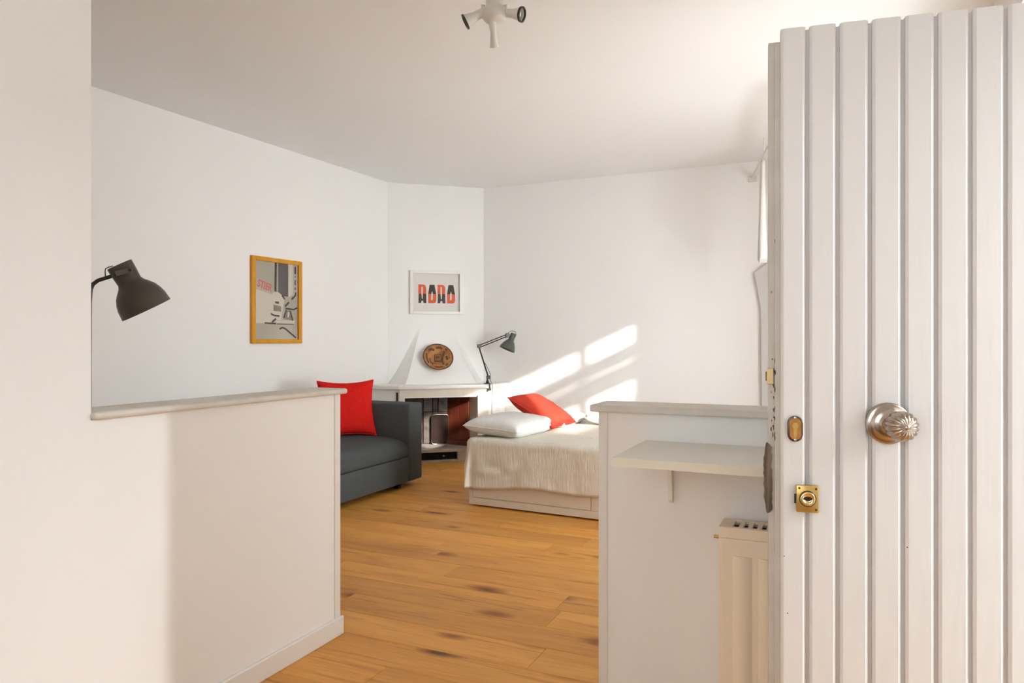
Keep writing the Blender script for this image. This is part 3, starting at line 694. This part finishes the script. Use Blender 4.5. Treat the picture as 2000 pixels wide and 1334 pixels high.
for pts, wd in (([(0.94, 0.02), (0.94, 0.12)], 0.018), ([(0.94, 0.15), (0.94, 0.165)], 0.014), ([(0.945, 0.20), (0.935, 0.24), (0.945, 0.27)], 0.012), ([(0.94, 0.30), (0.94, 0.335)], 0.012),
                ([(0.955, 0.365), (0.95, 0.405), (0.85, 0.465)], 0.017), ([(0.79, 0.505), (0.69, 0.565)], 0.017), ([(0.72, 0.61), (0.68, 0.68), (0.66, 0.72)], 0.014), ([(0.70, 0.59), (0.90, 0.60), (0.99, 0.575)], 0.014),
                ([(0.82, 0.62), (0.88, 0.75)], 0.014), ([(0.36, 0.67), (0.44, 0.69), (0.56, 0.695)], 0.014), ([(0.48, 0.73), (0.38, 0.78)], 0.016), ([(0.22, 0.79), (0.48, 0.795)], 0.012),
                ([(0.50, 0.80), (0.90, 0.80)], 0.006), ([(0.56, 0.865), (0.63, 0.845), (0.70, 0.86), (0.96, 0.98)], 0.015), ([(0.62, 0.42), (0.69, 0.47)], 0.016)): line(pts, wd)
tcv = bpy.data.curves.new('printed_word', 'FONT'); tcv.body = 'STIER'; tcv.size = 0.085; tcv.offset = 0.0025; tcv.align_x = 'CENTER'; tcv.materials.append(M['print_red'])
to = bpy.data.objects.new('printed_word', tcv); COL.objects.link(to)
dg = bpy.context.evaluated_depsgraph_get(); bm = bmesh.new(); bm.from_mesh(to.evaluated_get(dg).to_mesh()); bpy.data.objects.remove(to)
cx, cz = pp(0.21, 0.355)
build('printed_word', bm, 'print_red', pos, T=TPw @ Matrix.Translation((cx, cz, 0.0008)) @ Matrix.Rotation(R(-14), 4, 'Z') @ Matrix.Scale(0.78, 4, (1, 0, 0)))

# ------------------------------------------------------------------ sofa
SX1, SX0, SY0, SY1 = -3.20, -4.18, 3.05, 5.217
sofa = thing('sofa', ((SX0+SX1)/2, (SY0+SY1)/2, 0), 'charcoal fabric sofa along the long wall', 'sofa')
AW = 0.20
build('arm', B((SX0, SY1-AW, 0.047), (SX1, SY1, 0.686), 0.018, 3), 'sofa', sofa, smooth=True, ang=50)
build('arm', B((SX0, SY0, 0.047), (SX1, SY0+AW, 0.686), 0.018, 3), 'sofa', sofa, smooth=True, ang=50)
build('backrest', B((SX0, SY0+AW+0.002, 0.047), (SX0+0.24, SY1-AW-0.002, 0.68), 0.02, 3), 'sofa', sofa, smooth=True, ang=50)
build('base', B((SX0+0.24, SY0+AW+0.004, 0.047), (SX1-0.006, SY1-AW-0.004, 0.252), 0.010, 3), 'sofa', sofa, smooth=True, ang=50)
# seat cushion with a soft rounded front
bm = bmesh.new()
ya, yb_ = SY0+AW+0.004, SY1-AW-0.004
prof = [(SX0+0.24, 0.255), (SX1-0.012, 0.255), (SX1-0.004, 0.262), (SX1-0.002, 0.30), (SX1-0.010, 0.345), (SX1-0.035, 0.378), (SX1-0.085, 0.398), (SX1-0.18, 0.412), (SX1-0.35, 0.420), (SX0+0.24, 0.425)]
n = 26; rings = []
for k in range(n+1):
    y = ya + (yb_-ya)*k/n; ed = min(1.0, min(k, n-k)/1.6); sag = -0.012*(1-ed)
    rings.append([Vector((p[0] - (0.008*(1-ed) if p[0] > SX1-0.2 else 0), y, p[1] + (sag if p[1] > 0.3 else 0))) for p in prof])
loft(bm, rings); build('seat_cushion', bm, 'sofa', sofa, smooth=True, ang=60)
for lx in (SX1-0.10, SX0+0.06):
    for ly in (SY1-AW-0.085, SY0+AW+0.03):
        build('leg', B((lx, ly, 0.0), (lx+0.045, ly+0.045, 0.05), 0.003), 'black_plastic', sofa)

def cushion(name, T, size, m, label, cat='cushion', pip=0.005, seed=0, pinch=0.07, flat=0.55, wr=0.006, base=None):
    w_, h_, t_ = size
    bm, rim = pillow(w_, h_, t_, pinch=pinch, seed=seed, flat=flat, wr=wr)
    c = T @ Vector((0, 0, 0))
    root = thing(name, tuple(c), label, cat)
    build('cover', bm, m, root, smooth=True, T=T)
    if pip: build('piping', tube(bmesh.new(), [T @ p for p in rim] + [T @ rim[0]], pip, 7, cap=False), m, root, smooth=True)
    return root
nrm = Vector((0.76, -0.62, 0.22)).normalized(); rgt = Vector((0.62, 0.76, 0)).normalized(); upc = nrm.cross(rgt)
if upc.z < 0: upc = -upc
cushion('red_cushion', frame((-3.700, 4.846, 0.645), rgt, upc, nrm), (0.47, 0.47, 0.15), 'red', 'square bright red cushion standing in the corner of the charcoal sofa', seed=1, pinch=0.12)

# ------------------------------------------------------------------ bed, bedspread, pillows
BA = R(-3.4); BO = Vector((-2.455, 4.652, 0)); TB = Matrix.Translation(BO) @ Matrix.Rotation(BA, 4, 'Z')
BL, BWd, BT = 2.0, 1.62, 0.49
bed = thing('bed', tuple(TB @ Vector((BL/2, BWd/2, 0))), 'cream bed base with drawers under a mattress', 'bed')
build('base_frame', B((0, 0.012, 0.012), (BL, BWd, 0.24), 0.003), 'cream_board', bed, T=TB)
build('plinth_rail', B((0, 0, 0.012), (BL, 0.014, 0.062), 0.002), 'cream_board', bed, T=TB)
build('top_rail', B((0, 0, 0.215), (BL, 0.014, 0.24), 0.002), 'cream_board', bed, T=TB)
for a, b in ((0, 0.028), (0.955, 1.045), (BL-0.028, BL)): build('stile', B((a, 0, 0.062), (b, 0.014, 0.215), 0.001), 'cream_board', bed, T=TB)
for a, b in ((0.032, 0.951), (1.049, BL-0.032)): build('drawer', B((a, 0.001, 0.066), (b, 0.014, 0.211), 0.0015), 'cream_board', bed, T=TB)
for a in (0.06, BL-0.10):
    for b in (0.06, BWd-0.10): build('foot', B((a, b, 0), (a+0.05, b+0.05, 0.013)), 'black_plastic', bed, T=TB)
build('mattress', B((0.012, 0.018, 0.24), (BL-0.01, BWd-0.01, BT-0.008), 0.035, 4), 'mattress', bed, smooth=True, T=TB)
# bedspread draped over the front and the head end
bm = bmesh.new(); uvl = bm.loops.layers.uv.new('uv')
DROPF, DROPS = 0.335, 0.34
ps = [-DROPS + DROPS*k/16 for k in range(16)] + [BL*k/70 for k in range(71)]
qs = [-DROPF + DROPF*k/20 for k in range(20)] + [(BWd+0.0)*k/44 for k in range(45)]
RC = 0.03
def over(d):
    """distance past the edge -> (sideways, down) with a rounded lip"""
    if d <= 0: return 0.0, 0.0
    L = RC*math.pi/2
    if d < L: a = d/RC; return RC*math.sin(a), RC*(1-math.cos(a))
    return RC, RC + d - L
grid = {}
for i, pq in enumerate(ps):
    for j, qq in enumerate(qs):
        hem = 1.0
        a, b = max(0, -pq), max(0, -qq)
        if b > 0: b *= 1.0 + 0.12*math.exp(-max(0, pq)/0.35) + 0.03*math.sin(pq*9)
        x0, y0 = max(0, pq), max(0, qq)
        x0 += RC*0.6 if pq <= 0 else RC*0.6*max(0, 1-pq/0.1); y0 += RC*0.6 if qq <= 0 else RC*0.6*max(0, 1-qq/0.1)
        if a > 0 and b > 0:
            r = math.hypot(a, b); r = min(r, 0.37); s_, d_ = over(r); ax, bx_ = a/math.hypot(a, b), b/math.hypot(a, b)
            fold = 0.035*math.sin(math.pi*2*ax*bx_)*(d_/0.35)
            P = Vector((x0 - ax*s_ - fold*0.5, y0 - bx_*s_ - fold*0.5, BT - d_))
            nrm_ = Vector((-ax, -bx_, 0))
        elif a > 0:
            s_, d_ = over(a); P = Vector((x0 - s_, y0, BT - d_)); nrm_ = Vector((-1, 0, 0)) if d_ > RC*0.5 else Vector((0, 0, 1))
        elif b > 0:
            s_, d_ = over(b); P = Vector((x0, y0 - s_, BT - d_)); nrm_ = Vector((0, -1, 0)) if d_ > RC*0.5 else Vector((0, 0, 1))
        else:
            P = Vector((x0, y0, BT)); nrm_ = Vector((0, 0, 1)); d_ = 0
        depth = min(1, d_/0.2)
        wv = noise.noise(Vector((pq*5, qq*5, 1.7)))*0.010 + noise.noise(Vector((pq*13, qq*11, 4)))*0.006*depth
        wv += depth*0.010*math.sin(pq*17 + 2*noise.noise(Vector((pq*3, qq*3, 0))))*math.exp(-pq/1.2 if pq > 0 else 0)
        if b > 0.18: wv += 0.010*math.exp(-((b-0.25)/0.03)**2)*max(0, math.sin(pq*5.5+0.4))*math.exp(-max(0, pq-0.45)*5 if pq > 0.45 else 0)
        P += nrm_*(0.004 + (abs(wv) if depth > 0 else wv*0.35))
        if pq > 0.02 and qq > 0.02: pass
        v = bm.verts.new(P); grid[i, j] = (v, (pq, qq))
for i in range(len(ps)-1):
    for j in range(len(qs)-1):
        q4 = [grid[i, j], grid[i+1, j], grid[i+1, j+1], grid[i, j+1]]
        f = bm.faces.new([q[0] for q in q4])
        for lp, q in zip(f.loops, q4): lp[uvl].uv = q[1]
bs = build('bedspread', bm, 'spread', None, smooth=True, T=TB)
tag(bs, 'crinkled beige bedspread hanging over the front of the bed', 'bedspread')
sm = bs.modifiers.new('thickness', 'SOLIDIFY'); sm.thickness = 0.004; sm.offset = 1.0

def lay(x, y, z, yaw=0, tx=0, ty=0):
    return Matrix.Translation(TB @ Vector((x, y, z))) @ Matrix.Rotation(BA + R(yaw), 4, 'Z') @ Matrix.Rotation(R(ty), 4, 'Y') @ Matrix.Rotation(R(tx), 4, 'X')
cushion('pillow', lay(0.165, 0.36, BT+0.075, -2, 0, 3), (0.46, 0.66, 0.15), 'grey_linen', 'pale grey linen pillow at the front corner of the bed', 'pillow', pip=0.004, seed=4, pinch=0.04, flat=0.42)
cushion('pillow', lay(0.165, 1.08, BT+0.062, 3, 0, 3), (0.46, 0.62, 0.12), 'grey_linen', 'pale grey pillow half hidden behind the coral cushion', 'pillow', pip=0.004, seed=5, pinch=0.04, flat=0.42)
cushion('pillow', lay(0.80, 1.32, BT+0.07, 0, 0, 0), (0.66, 0.46, 0.13), 'white_linen', 'white pillow lying in the sun near the back wall', 'pillow', pip=0.004, seed=6, pinch=0.04, flat=0.40)
cushion('coral_cushion', lay(0.225, 0.78, BT+0.150, 0, 0, 29), (0.46, 0.46, 0.14), 'coral', 'coral cushion tilted against the pillows on the bed', 'cushion', pip=0.004, seed=9, pinch=0.09)

# ------------------------------------------------------------------ lamps
CR = Vector((math.cos(R(YAW)), math.sin(R(YAW)), 0))      # direction the lamp arm reaches
# floor lamp behind the half wall
lb = Vector((-3.552, 2.498, 0)); LR = Vector((0.6165, 0.7874, 0)); LN_ = Vector((0.7874, -0.6165, 0))
fl_ = thing('floor_lamp', tuple(lb), 'dark brown metal floor lamp with bell shade behind the half wall', 'floor lamp')
build('base', lathe(bmesh.new(), [(0, 0), (0.15, 0), (0.15, 0.018), (0.14, 0.025), (0.02, 0.030), (0, 0.030)], 40), 'lamp_black', fl_, T=Matrix.Translation(lb), smooth=True, ang=40)
def L(a, z): return lb + LR*a + Vector((0, 0, z))
build('pole', tube(bmesh.new(), [L(0, 0.02), L(0, 0.6), L(0, 1.1), L(0.0, 1.40), L(0.003, 1.470), L(0.013, 1.500), L(0.036, 1.520), L(0.0676, 1.533), L(0.1076, 1.549), L(0.150, 1.562)], [0.006, 0.0062, 0.007, 0.0085, 0.0095, 0.0105, 0.010, 0.010, 0.010, 0.010], 12), 'lamp_black', fl_, smooth=True)
top = L(0.1335, 1.609); bot = L(0.264, 1.3705)
vr = Vector((top.x, top.y, 0.27)); axd = bot - top; axd = axd - vr.normalized()*axd.dot(vr.normalized()); k_ = axd.length/0.270
prof = [(0, 0), (0.063, 0), (0.065, 0.004), (0.063, 0.06), (0.0605, 0.100), (0.068, 0.116), (0.090, 0.140), (0.106, 0.160), (0.120, 0.190), (0.128, 0.220), (0.1305, 0.250), (0.1325, 0.270)]
inner = [(0.1305, 0.270), (0.125, 0.225), (0.104, 0.164), (0.066, 0.122), (0.0, 0.105)]
prof = [(r, z*k_) for r, z in prof]; inner = [(r, z*k_) for r, z in inner]
shade = build('shade', lathe(bmesh.new(), prof + inner[:1], 48), 'lamp_brown', fl_, T=align(top, axd), smooth=True, ang=40)
build('reflector', lathe(bmesh.new(), inner, 48), 'lamp_inner', shade, T=align(top, axd), smooth=True)
cam_side = Vector((math.sin(R(YAW)), -math.cos(R(YAW)), 0))
pA = L(0.118, 1.553) + LN_*0.070; pB = L(0.185, 1.575) + LN_*0.072
br = bmesh.new(); box(br, (-0.036, -0.005, -0.014), (0.036, 0.005, 0.014), 0.002)
bd = (pB-pA).normalized()
build('pivot_bracket', br, 'lamp_bracket_lit', fl_, T=frame((pA+pB)/2, bd, LN_, bd.cross(LN_)))
build('pivot_screw', lathe(bmesh.new(), [(0, 0), (0.009, 0), (0.007, 0.006), (0, 0.007)], 12), 'lamp_black', fl_, T=align(pB + LN_*0.002, LN_))
build('arm_joint', tube(bmesh.new(), [L(0.105, 1.548), pA + (pB-pA)*0.05], 0.009, 8), 'lamp_black', fl_, smooth=True)
build('cord', tube(bmesh.new(), [L(0.0700, 1.532), L(0.0685, 1.572), L(0.0705, 1.583), L(0.080, 1.590), L(0.105, 1.600)], 0.0028, 8), 'lamp_black', fl_, smooth=True)

# desk lamp clamped to the mantel
def K(s, z, t=0.42): return F(s, t, z)
dl = thing('desk_lamp', tuple(K(0.955, 0.768)), 'grey green articulated desk lamp clamped to the mantel', 'desk lamp')
build('clamp', B((0.925, 0.39, 0.768), (0.985, 0.45, 0.776), 0.002), 'lamp_black', dl, T=TF)
build('clamp_jaw', B((0.945, 0.472, 0.705), (0.975, 0.512, 0.724), 0.002), 'lamp_black', dl, T=TF)
build('clamp_screw', tube(bmesh.new(), [K(0.96, 0.705, 0.506), K(0.96, 0.776, 0.506)], 0.006, 8), 'lamp_black', dl)
build('post', lathe(bmesh.new(), [(0, 0), (0.020, 0), (0.013, 0.02), (0.008, 0.035), (0.008, 0.062), (0, 0.062)], 16), 'lamp_black', dl, T=Matrix.Translation(K(0.958, 0.776)), smooth=True)
for dt in (-0.010, 0.010):
    build('lower_arm', tube(bmesh.new(), [K(0.968, 0.835, 0.42+dt), K(0.866, 1.155, 0.42+dt)], 0.0052, 8), 'lamp_black', dl)
build('joint', B((0.948, 0.405, 0.818), (0.988, 0.435, 0.852), 0.004), 'lamp_black', dl, T=TF)
for dz_ in (0.0, 0.024):
    build('upper_arm', tube(bmesh.new(), [K(0.878, 1.140+dz_), K(1.165, 1.252+dz_*0.9)], 0.0050, 8), 'lamp_black', dl)
build('elbow', B((0.852, 0.402, 1.135), (0.893, 0.438, 1.172), 0.004), 'lamp_black', dl, T=TF)
build('head_joint', B((1.150, 0.405, 1.238), (1.190, 0.435, 1.285), 0.004), 'lamp_black', dl, T=TF)
build('spring_ring', tube(bmesh.new(), [K(0.868 + 0.020*math.cos(2*math.pi*q/14), 1.182 + 0.020*math.sin(2*math.pi*q/14)) for q in range(15)], 0.0022, 6), 'steel', dl)
hs = K(1.238, 1.280); hm = K(1.165, 1.118); hdv = (hm - hs)
Lh = hdv.length
shd = build('shade', lathe(bmesh.new(), [(0, 0), (0.028, 0.0), (0.031, 0.008), (0.029, Lh*0.32), (0.033, Lh*0.42), (0.052, Lh*0.55), (0.070, Lh*0.74), (0.080, Lh*0.90), (0.084, Lh), (0.081, Lh), (0.066, Lh*0.75), (0.045, Lh*0.55), (0, Lh*0.45)], 40), 'desk_green', dl, T=align(hs, hdv), smooth=True, ang=50)
build('head_bar', tube(bmesh.new(), [K(1.172, 1.262), K(1.200, 1.252), K(1.225, 1.245)], 0.006, 8), 'lamp_black', dl)
cp = [K(1.170, 1.280), K(1.195, 1.302), K(1.225, 1.310), K(1.255, 1.300), K(1.262, 1.275), K(1.240, 1.262)]
build('cord', tube(bmesh.new(), cp, 0.0028, 8), 'lamp_black', dl, smooth=True)
cp2 = [K(0.922, 0.990), K(0.945, 0.960), K(0.972, 0.905), K(0.992, 0.865), K(0.985, 0.845), K(0.985, 0.80, 0.44), K(0.985, 0.775, 0.50), K(0.985, 0.74, 0.52), K(0.985, 0.60, 0.495), K(0.990, 0.30, 0.475), K(0.990, 0.05, 0.475)]
build('power_cord', tube(bmesh.new(), cp2, 0.0028, 8), 'lamp_black', dl, smooth=True)

# ceiling spotlight cluster
cb = Vector((-1.392, 2.876, 0))
sp = thing('ceiling_spotlight', (cb.x, cb.y, CEIL), 'white three-headed spotlight hanging from the ceiling', 'ceiling light')
def Q(a, z, d=0.0): return cb + CR*a + Vector((0, 0, z)) - cam_side*d
build('ceiling_plate', lathe(bmesh.new(), [(0, 0), (0.075, 0), (0.075, -0.012), (0.06, -0.028), (0.02, -0.034), (0, -0.034)], 36), 'white_metal', sp, T=Matrix.Translation(Q(0, CEIL)), smooth=True, ang=40)
build('stem', tube(bmesh.new(), [Q(0, CEIL-0.03), Q(0, 2.66)], 0.038, 20), 'white_metal', sp, smooth=True, ang=50)
build('hub', lathe(bmesh.new(), [(0, 0.02), (0.044, 0.02), (0.052, 0.0), (0.054, -0.025), (0.040, -0.042), (0, -0.046)], 28), 'white_metal', sp, T=Matrix.Translation(Q(0, 2.668)), smooth=True, ang=50)
def spot(a0, z0, d0, a1, z1, d1, r, rim='lamp_black', lamp=True):
    p, q = Q(a0, z0, d0), Q(a1, z1, d1); Ld = (q-p).length; T_ = align(p, q-p)
    h = build('spot_head', lathe(bmesh.new(), [(0, -0.004), (0.014, 0), (0.018, 0.01), (r*0.62, Ld*0.5), (r, Ld), (r*0.93, Ld), (r*0.5, Ld*0.45), (0, Ld*0.3)], 32), 'white_metal', sp, T=T_, smooth=True, ang=50)
    build('rim', lathe(bmesh.new(), [(r*0.80, Ld-0.002), (r*1.03, Ld-0.004), (r*1.05, Ld+0.004), (r*0.82, Ld+0.005), (r*0.80, Ld-0.002)], 32), rim, h, T=T_, smooth=True, ang=50)
    build('bulb', lathe(bmesh.new(), [(0, Ld*0.35), (r*0.35, Ld*0.5), (r*0.42, Ld*0.75), (r*0.3, Ld*0.92), (0, Ld*0.97)], 20), 'bulb', h, T=T_, smooth=True)
spot(-0.040, 2.672, 0, -0.128, 2.626, 0.004, 0.033)
spot(0.045, 2.665, 0, 0.122, 2.640, -0.038, 0.032)
spot(-0.010, 2.640, 0.0, 0.0, 2.535, 0.05, 0.020, rim='white_metal')
for a in (-1, 1):
    build('swivel', tube(bmesh.new(), [Q(0.03*a, 2.69), Q(0.055*a, 2.70), Q(0.052*a, 2.672)], 0.006, 8), 'white_metal', sp, smooth=True)

# ------------------------------------------------------------------ shelf and radiator on the half wall
SZ = 0.905; SHX = -0.522
shf = thing('wall_shelf', (-0.26, YQ-0.18, SZ), 'white laminate shelf on brackets fixed to the half wall', 'shelf')
build('shelf_board', B((SHX, YQ-0.352, SZ-0.022), (0.02, YQ-0.001, SZ)), 'shelf', shf)
build('edge_band', B((SHX, YQ-0.354, SZ-0.022), (0.02, YQ-0.352, SZ)), 'shelf_edge', shf)
for bx_ in (-0.445, -0.06):
    bm = bmesh.new(); prism(bm, [(0, 0), (-0.24, 0), (-0.24, -0.010), (-0.03, -0.050), (-0.018, -0.145), (-0.008, -0.155), (0, -0.155)], -0.006, 0.006)
    build('bracket', bm, 'shelf', shf, T=frame((bx_, YQ-0.001, SZ-0.0225), (0, 1, 0), (0, 0, 1), (1, 0, 0)))
rad = thing('radiator', (0.0, YQ-0.07, 0.1), 'cream ribbed panel radiator under the shelf', 'radiator')
RX0, RX1, RY0, RY1, RZ0, RZ1 = -0.292, 0.36, YQ-0.122, YQ-0.022, 0.11, 0.700
# ribbed front panel
bm = bmesh.new(); pts = [(RX0+0.008, RY0+0.014), (RX0+0.008, RY0)]
x = RX0 + 0.03
while x < RX1 - 0.08:
    for k in range(9):
        a = k/8; pts.append((x + 0.062*a, RY0 - 0.012*math.sin(math.pi*a)**0.8 + 0.004))
    x += 0.066
pts += [(RX1-0.008, RY0), (RX1-0.008, RY0+0.014)]
prism(bm, pts, RZ0+0.045, RZ1-0.075)
build('ribbed_panel', bm, 'radiator', rad, smooth=True, ang=50)
build('panel_frame', B((RX0+0.004, RY0, RZ0), (RX1-0.004, RY0+0.012, RZ1-0.03), 0.003), 'radiator', rad)
build('back_panel', B((RX0+0.004, RY1-0.012, RZ0), (RX1-0.004, RY1, RZ1-0.03), 0.003), 'radiator', rad)
build('side_panel', B((RX0, RY0+0.004, RZ0), (RX0+0.004, RY1, RZ1-0.006), 0.001), 'radiator', rad); build('side_panel', B((RX1-0.004, RY0+0.004, RZ0), (RX1, RY1, RZ1-0.006), 0.001), 'radiator', rad)
build('grille_rail', B((RX0, RY0-0.001, RZ1-0.030), (RX1, RY0+0.016, RZ1), 0.002), 'radiator', rad); build('grille_rail', B((RX0, RY1-0.016, RZ1-0.008), (RX1, RY1, RZ1), 0.001), 'radiator', rad)
build('grille_end', B((RX0, RY0+0.016, RZ1-0.008), (RX0+0.035, RY1-0.016, RZ1)), 'radiator', rad)
build('slot_shade_block', B((RX0+0.02, RY0+0.02, RZ0+0.02), (RX1-0.02, RY1-0.018, RZ1-0.012)), 'black_hole', rad)  # solid black block standing in for shade below the grille slots
x = RX0 + 0.050
while x < RX1 - 0.02:
    build('grille_bar', B((x, RY0+0.016, RZ1-0.008), (x+0.0115, RY1-0.016, RZ1)), 'radiator', rad); x += 0.0235
build('vent_valve', tube(bmesh.new(), [(RX0-0.022, YQ-0.06, RZ1-0.045), (RX0+0.002, YQ-0.06, RZ1-0.045)], 0.005, 8), 'brass', rad)
for xx in (RX0+0.12, RX1-0.12): build('wall_bracket', B((xx, RY1, RZ1-0.12), (xx+0.03, YQ, RZ1-0.06)), 'radiator', rad)
for xx in (RX0+0.10, RX1-0.14): build('foot', B((xx, RY0+0.03, 0.0), (xx+0.02, RY1-0.02, RZ0+0.03)), 'radiator', rad)

# ------------------------------------------------------------------ at the back, half hidden by the door: curtain rail, curtain, pale panel
cr_ = thing('curtain_rail', (-0.60, 6.3, 2.69), 'white curtain rail running out from the back wall near the ceiling', 'curtain rail')
ra, rb = Vector((-0.700, YB-0.02, 2.70)), Vector((-0.24, 4.75, 2.70))
dv = (rb-ra).normalized(); sd = Vector((dv.y, -dv.x, 0))
build('rail', loft(bmesh.new(), [[ra+sd*0.012+Vector((0, 0, -0.012)), ra-sd*0.012+Vector((0, 0, -0.012)), ra-sd*0.012+Vector((0, 0, 0.014)), ra+sd*0.012+Vector((0, 0, 0.014))],
                                 [rb+sd*0.012+Vector((0, 0, -0.012)), rb-sd*0.012+Vector((0, 0, -0.012)), rb-sd*0.012+Vector((0, 0, 0.014)), rb+sd*0.012+Vector((0, 0, 0.014))]]), 'white_metal', cr_)
build('end_bracket', B((ra.x-0.04, YB-0.022, 2.665), (ra.x+0.03, YB-0.001, 2.72), 0.003), 'white_metal', cr_)
for t in (0.35, 0.85):
    p = ra.lerp(rb, t); build('ceiling_hanger', tube(bmesh.new(), [p, Vector((p.x, p.y, CEIL))], 0.006, 8), 'white_metal', cr_)
bm = bmesh.new(); ca, cb_ = ra.lerp(rb, 0.27), ra.lerp(rb, 0.33)
NX, NZc = 40, 14; gr = {}
for i in range(NX+1):
    t = i/NX; p = ca.lerp(cb_, t)
    for j in range(NZc+1):
        s_ = j/NZc; amp = 0.012 + 0.020*s_
        off = sd*amp*math.sin(t*math.pi*9 + 0.4*math.sin(s_*3)); zz = 2.685 - (2.685-1.87)*s_ + (0.02*math.sin(t*7) if j == NZc else 0)
        gr[i, j] = bm.verts.new(p + off + Vector((0, 0, zz - p.z)))
for i in range(NX):
    for j in range(NZc): bm.faces.new((gr[i, j], gr[i+1, j], gr[i+1, j+1], gr[i, j+1]))
cu = build('curtain', bm, 'curtain', None, smooth=True); tag(cu, 'short white curtain gathered on the rail beside the back wall', 'curtain')
cu.modifiers.new('thickness', 'SOLIDIFY').thickness = 0.003
bm = bmesh.new()
prism(bm, [(-0.689, 1.828), (-0.627, 1.504), (-0.620, 0.0), (-0.51, 0.0), (-0.51, 1.948), (-0.569, 1.916)], 0, 0.03, 0.003)
pn = build('folding_panel', bm, 'pale_panel', None, T=frame((0, 6.862, 0), (1, 0, 0), (0, 0, 1), (0, 1, 0)))
tag(pn, 'pale grey upright panel with a slanted shoulder near the back wall', 'panel')
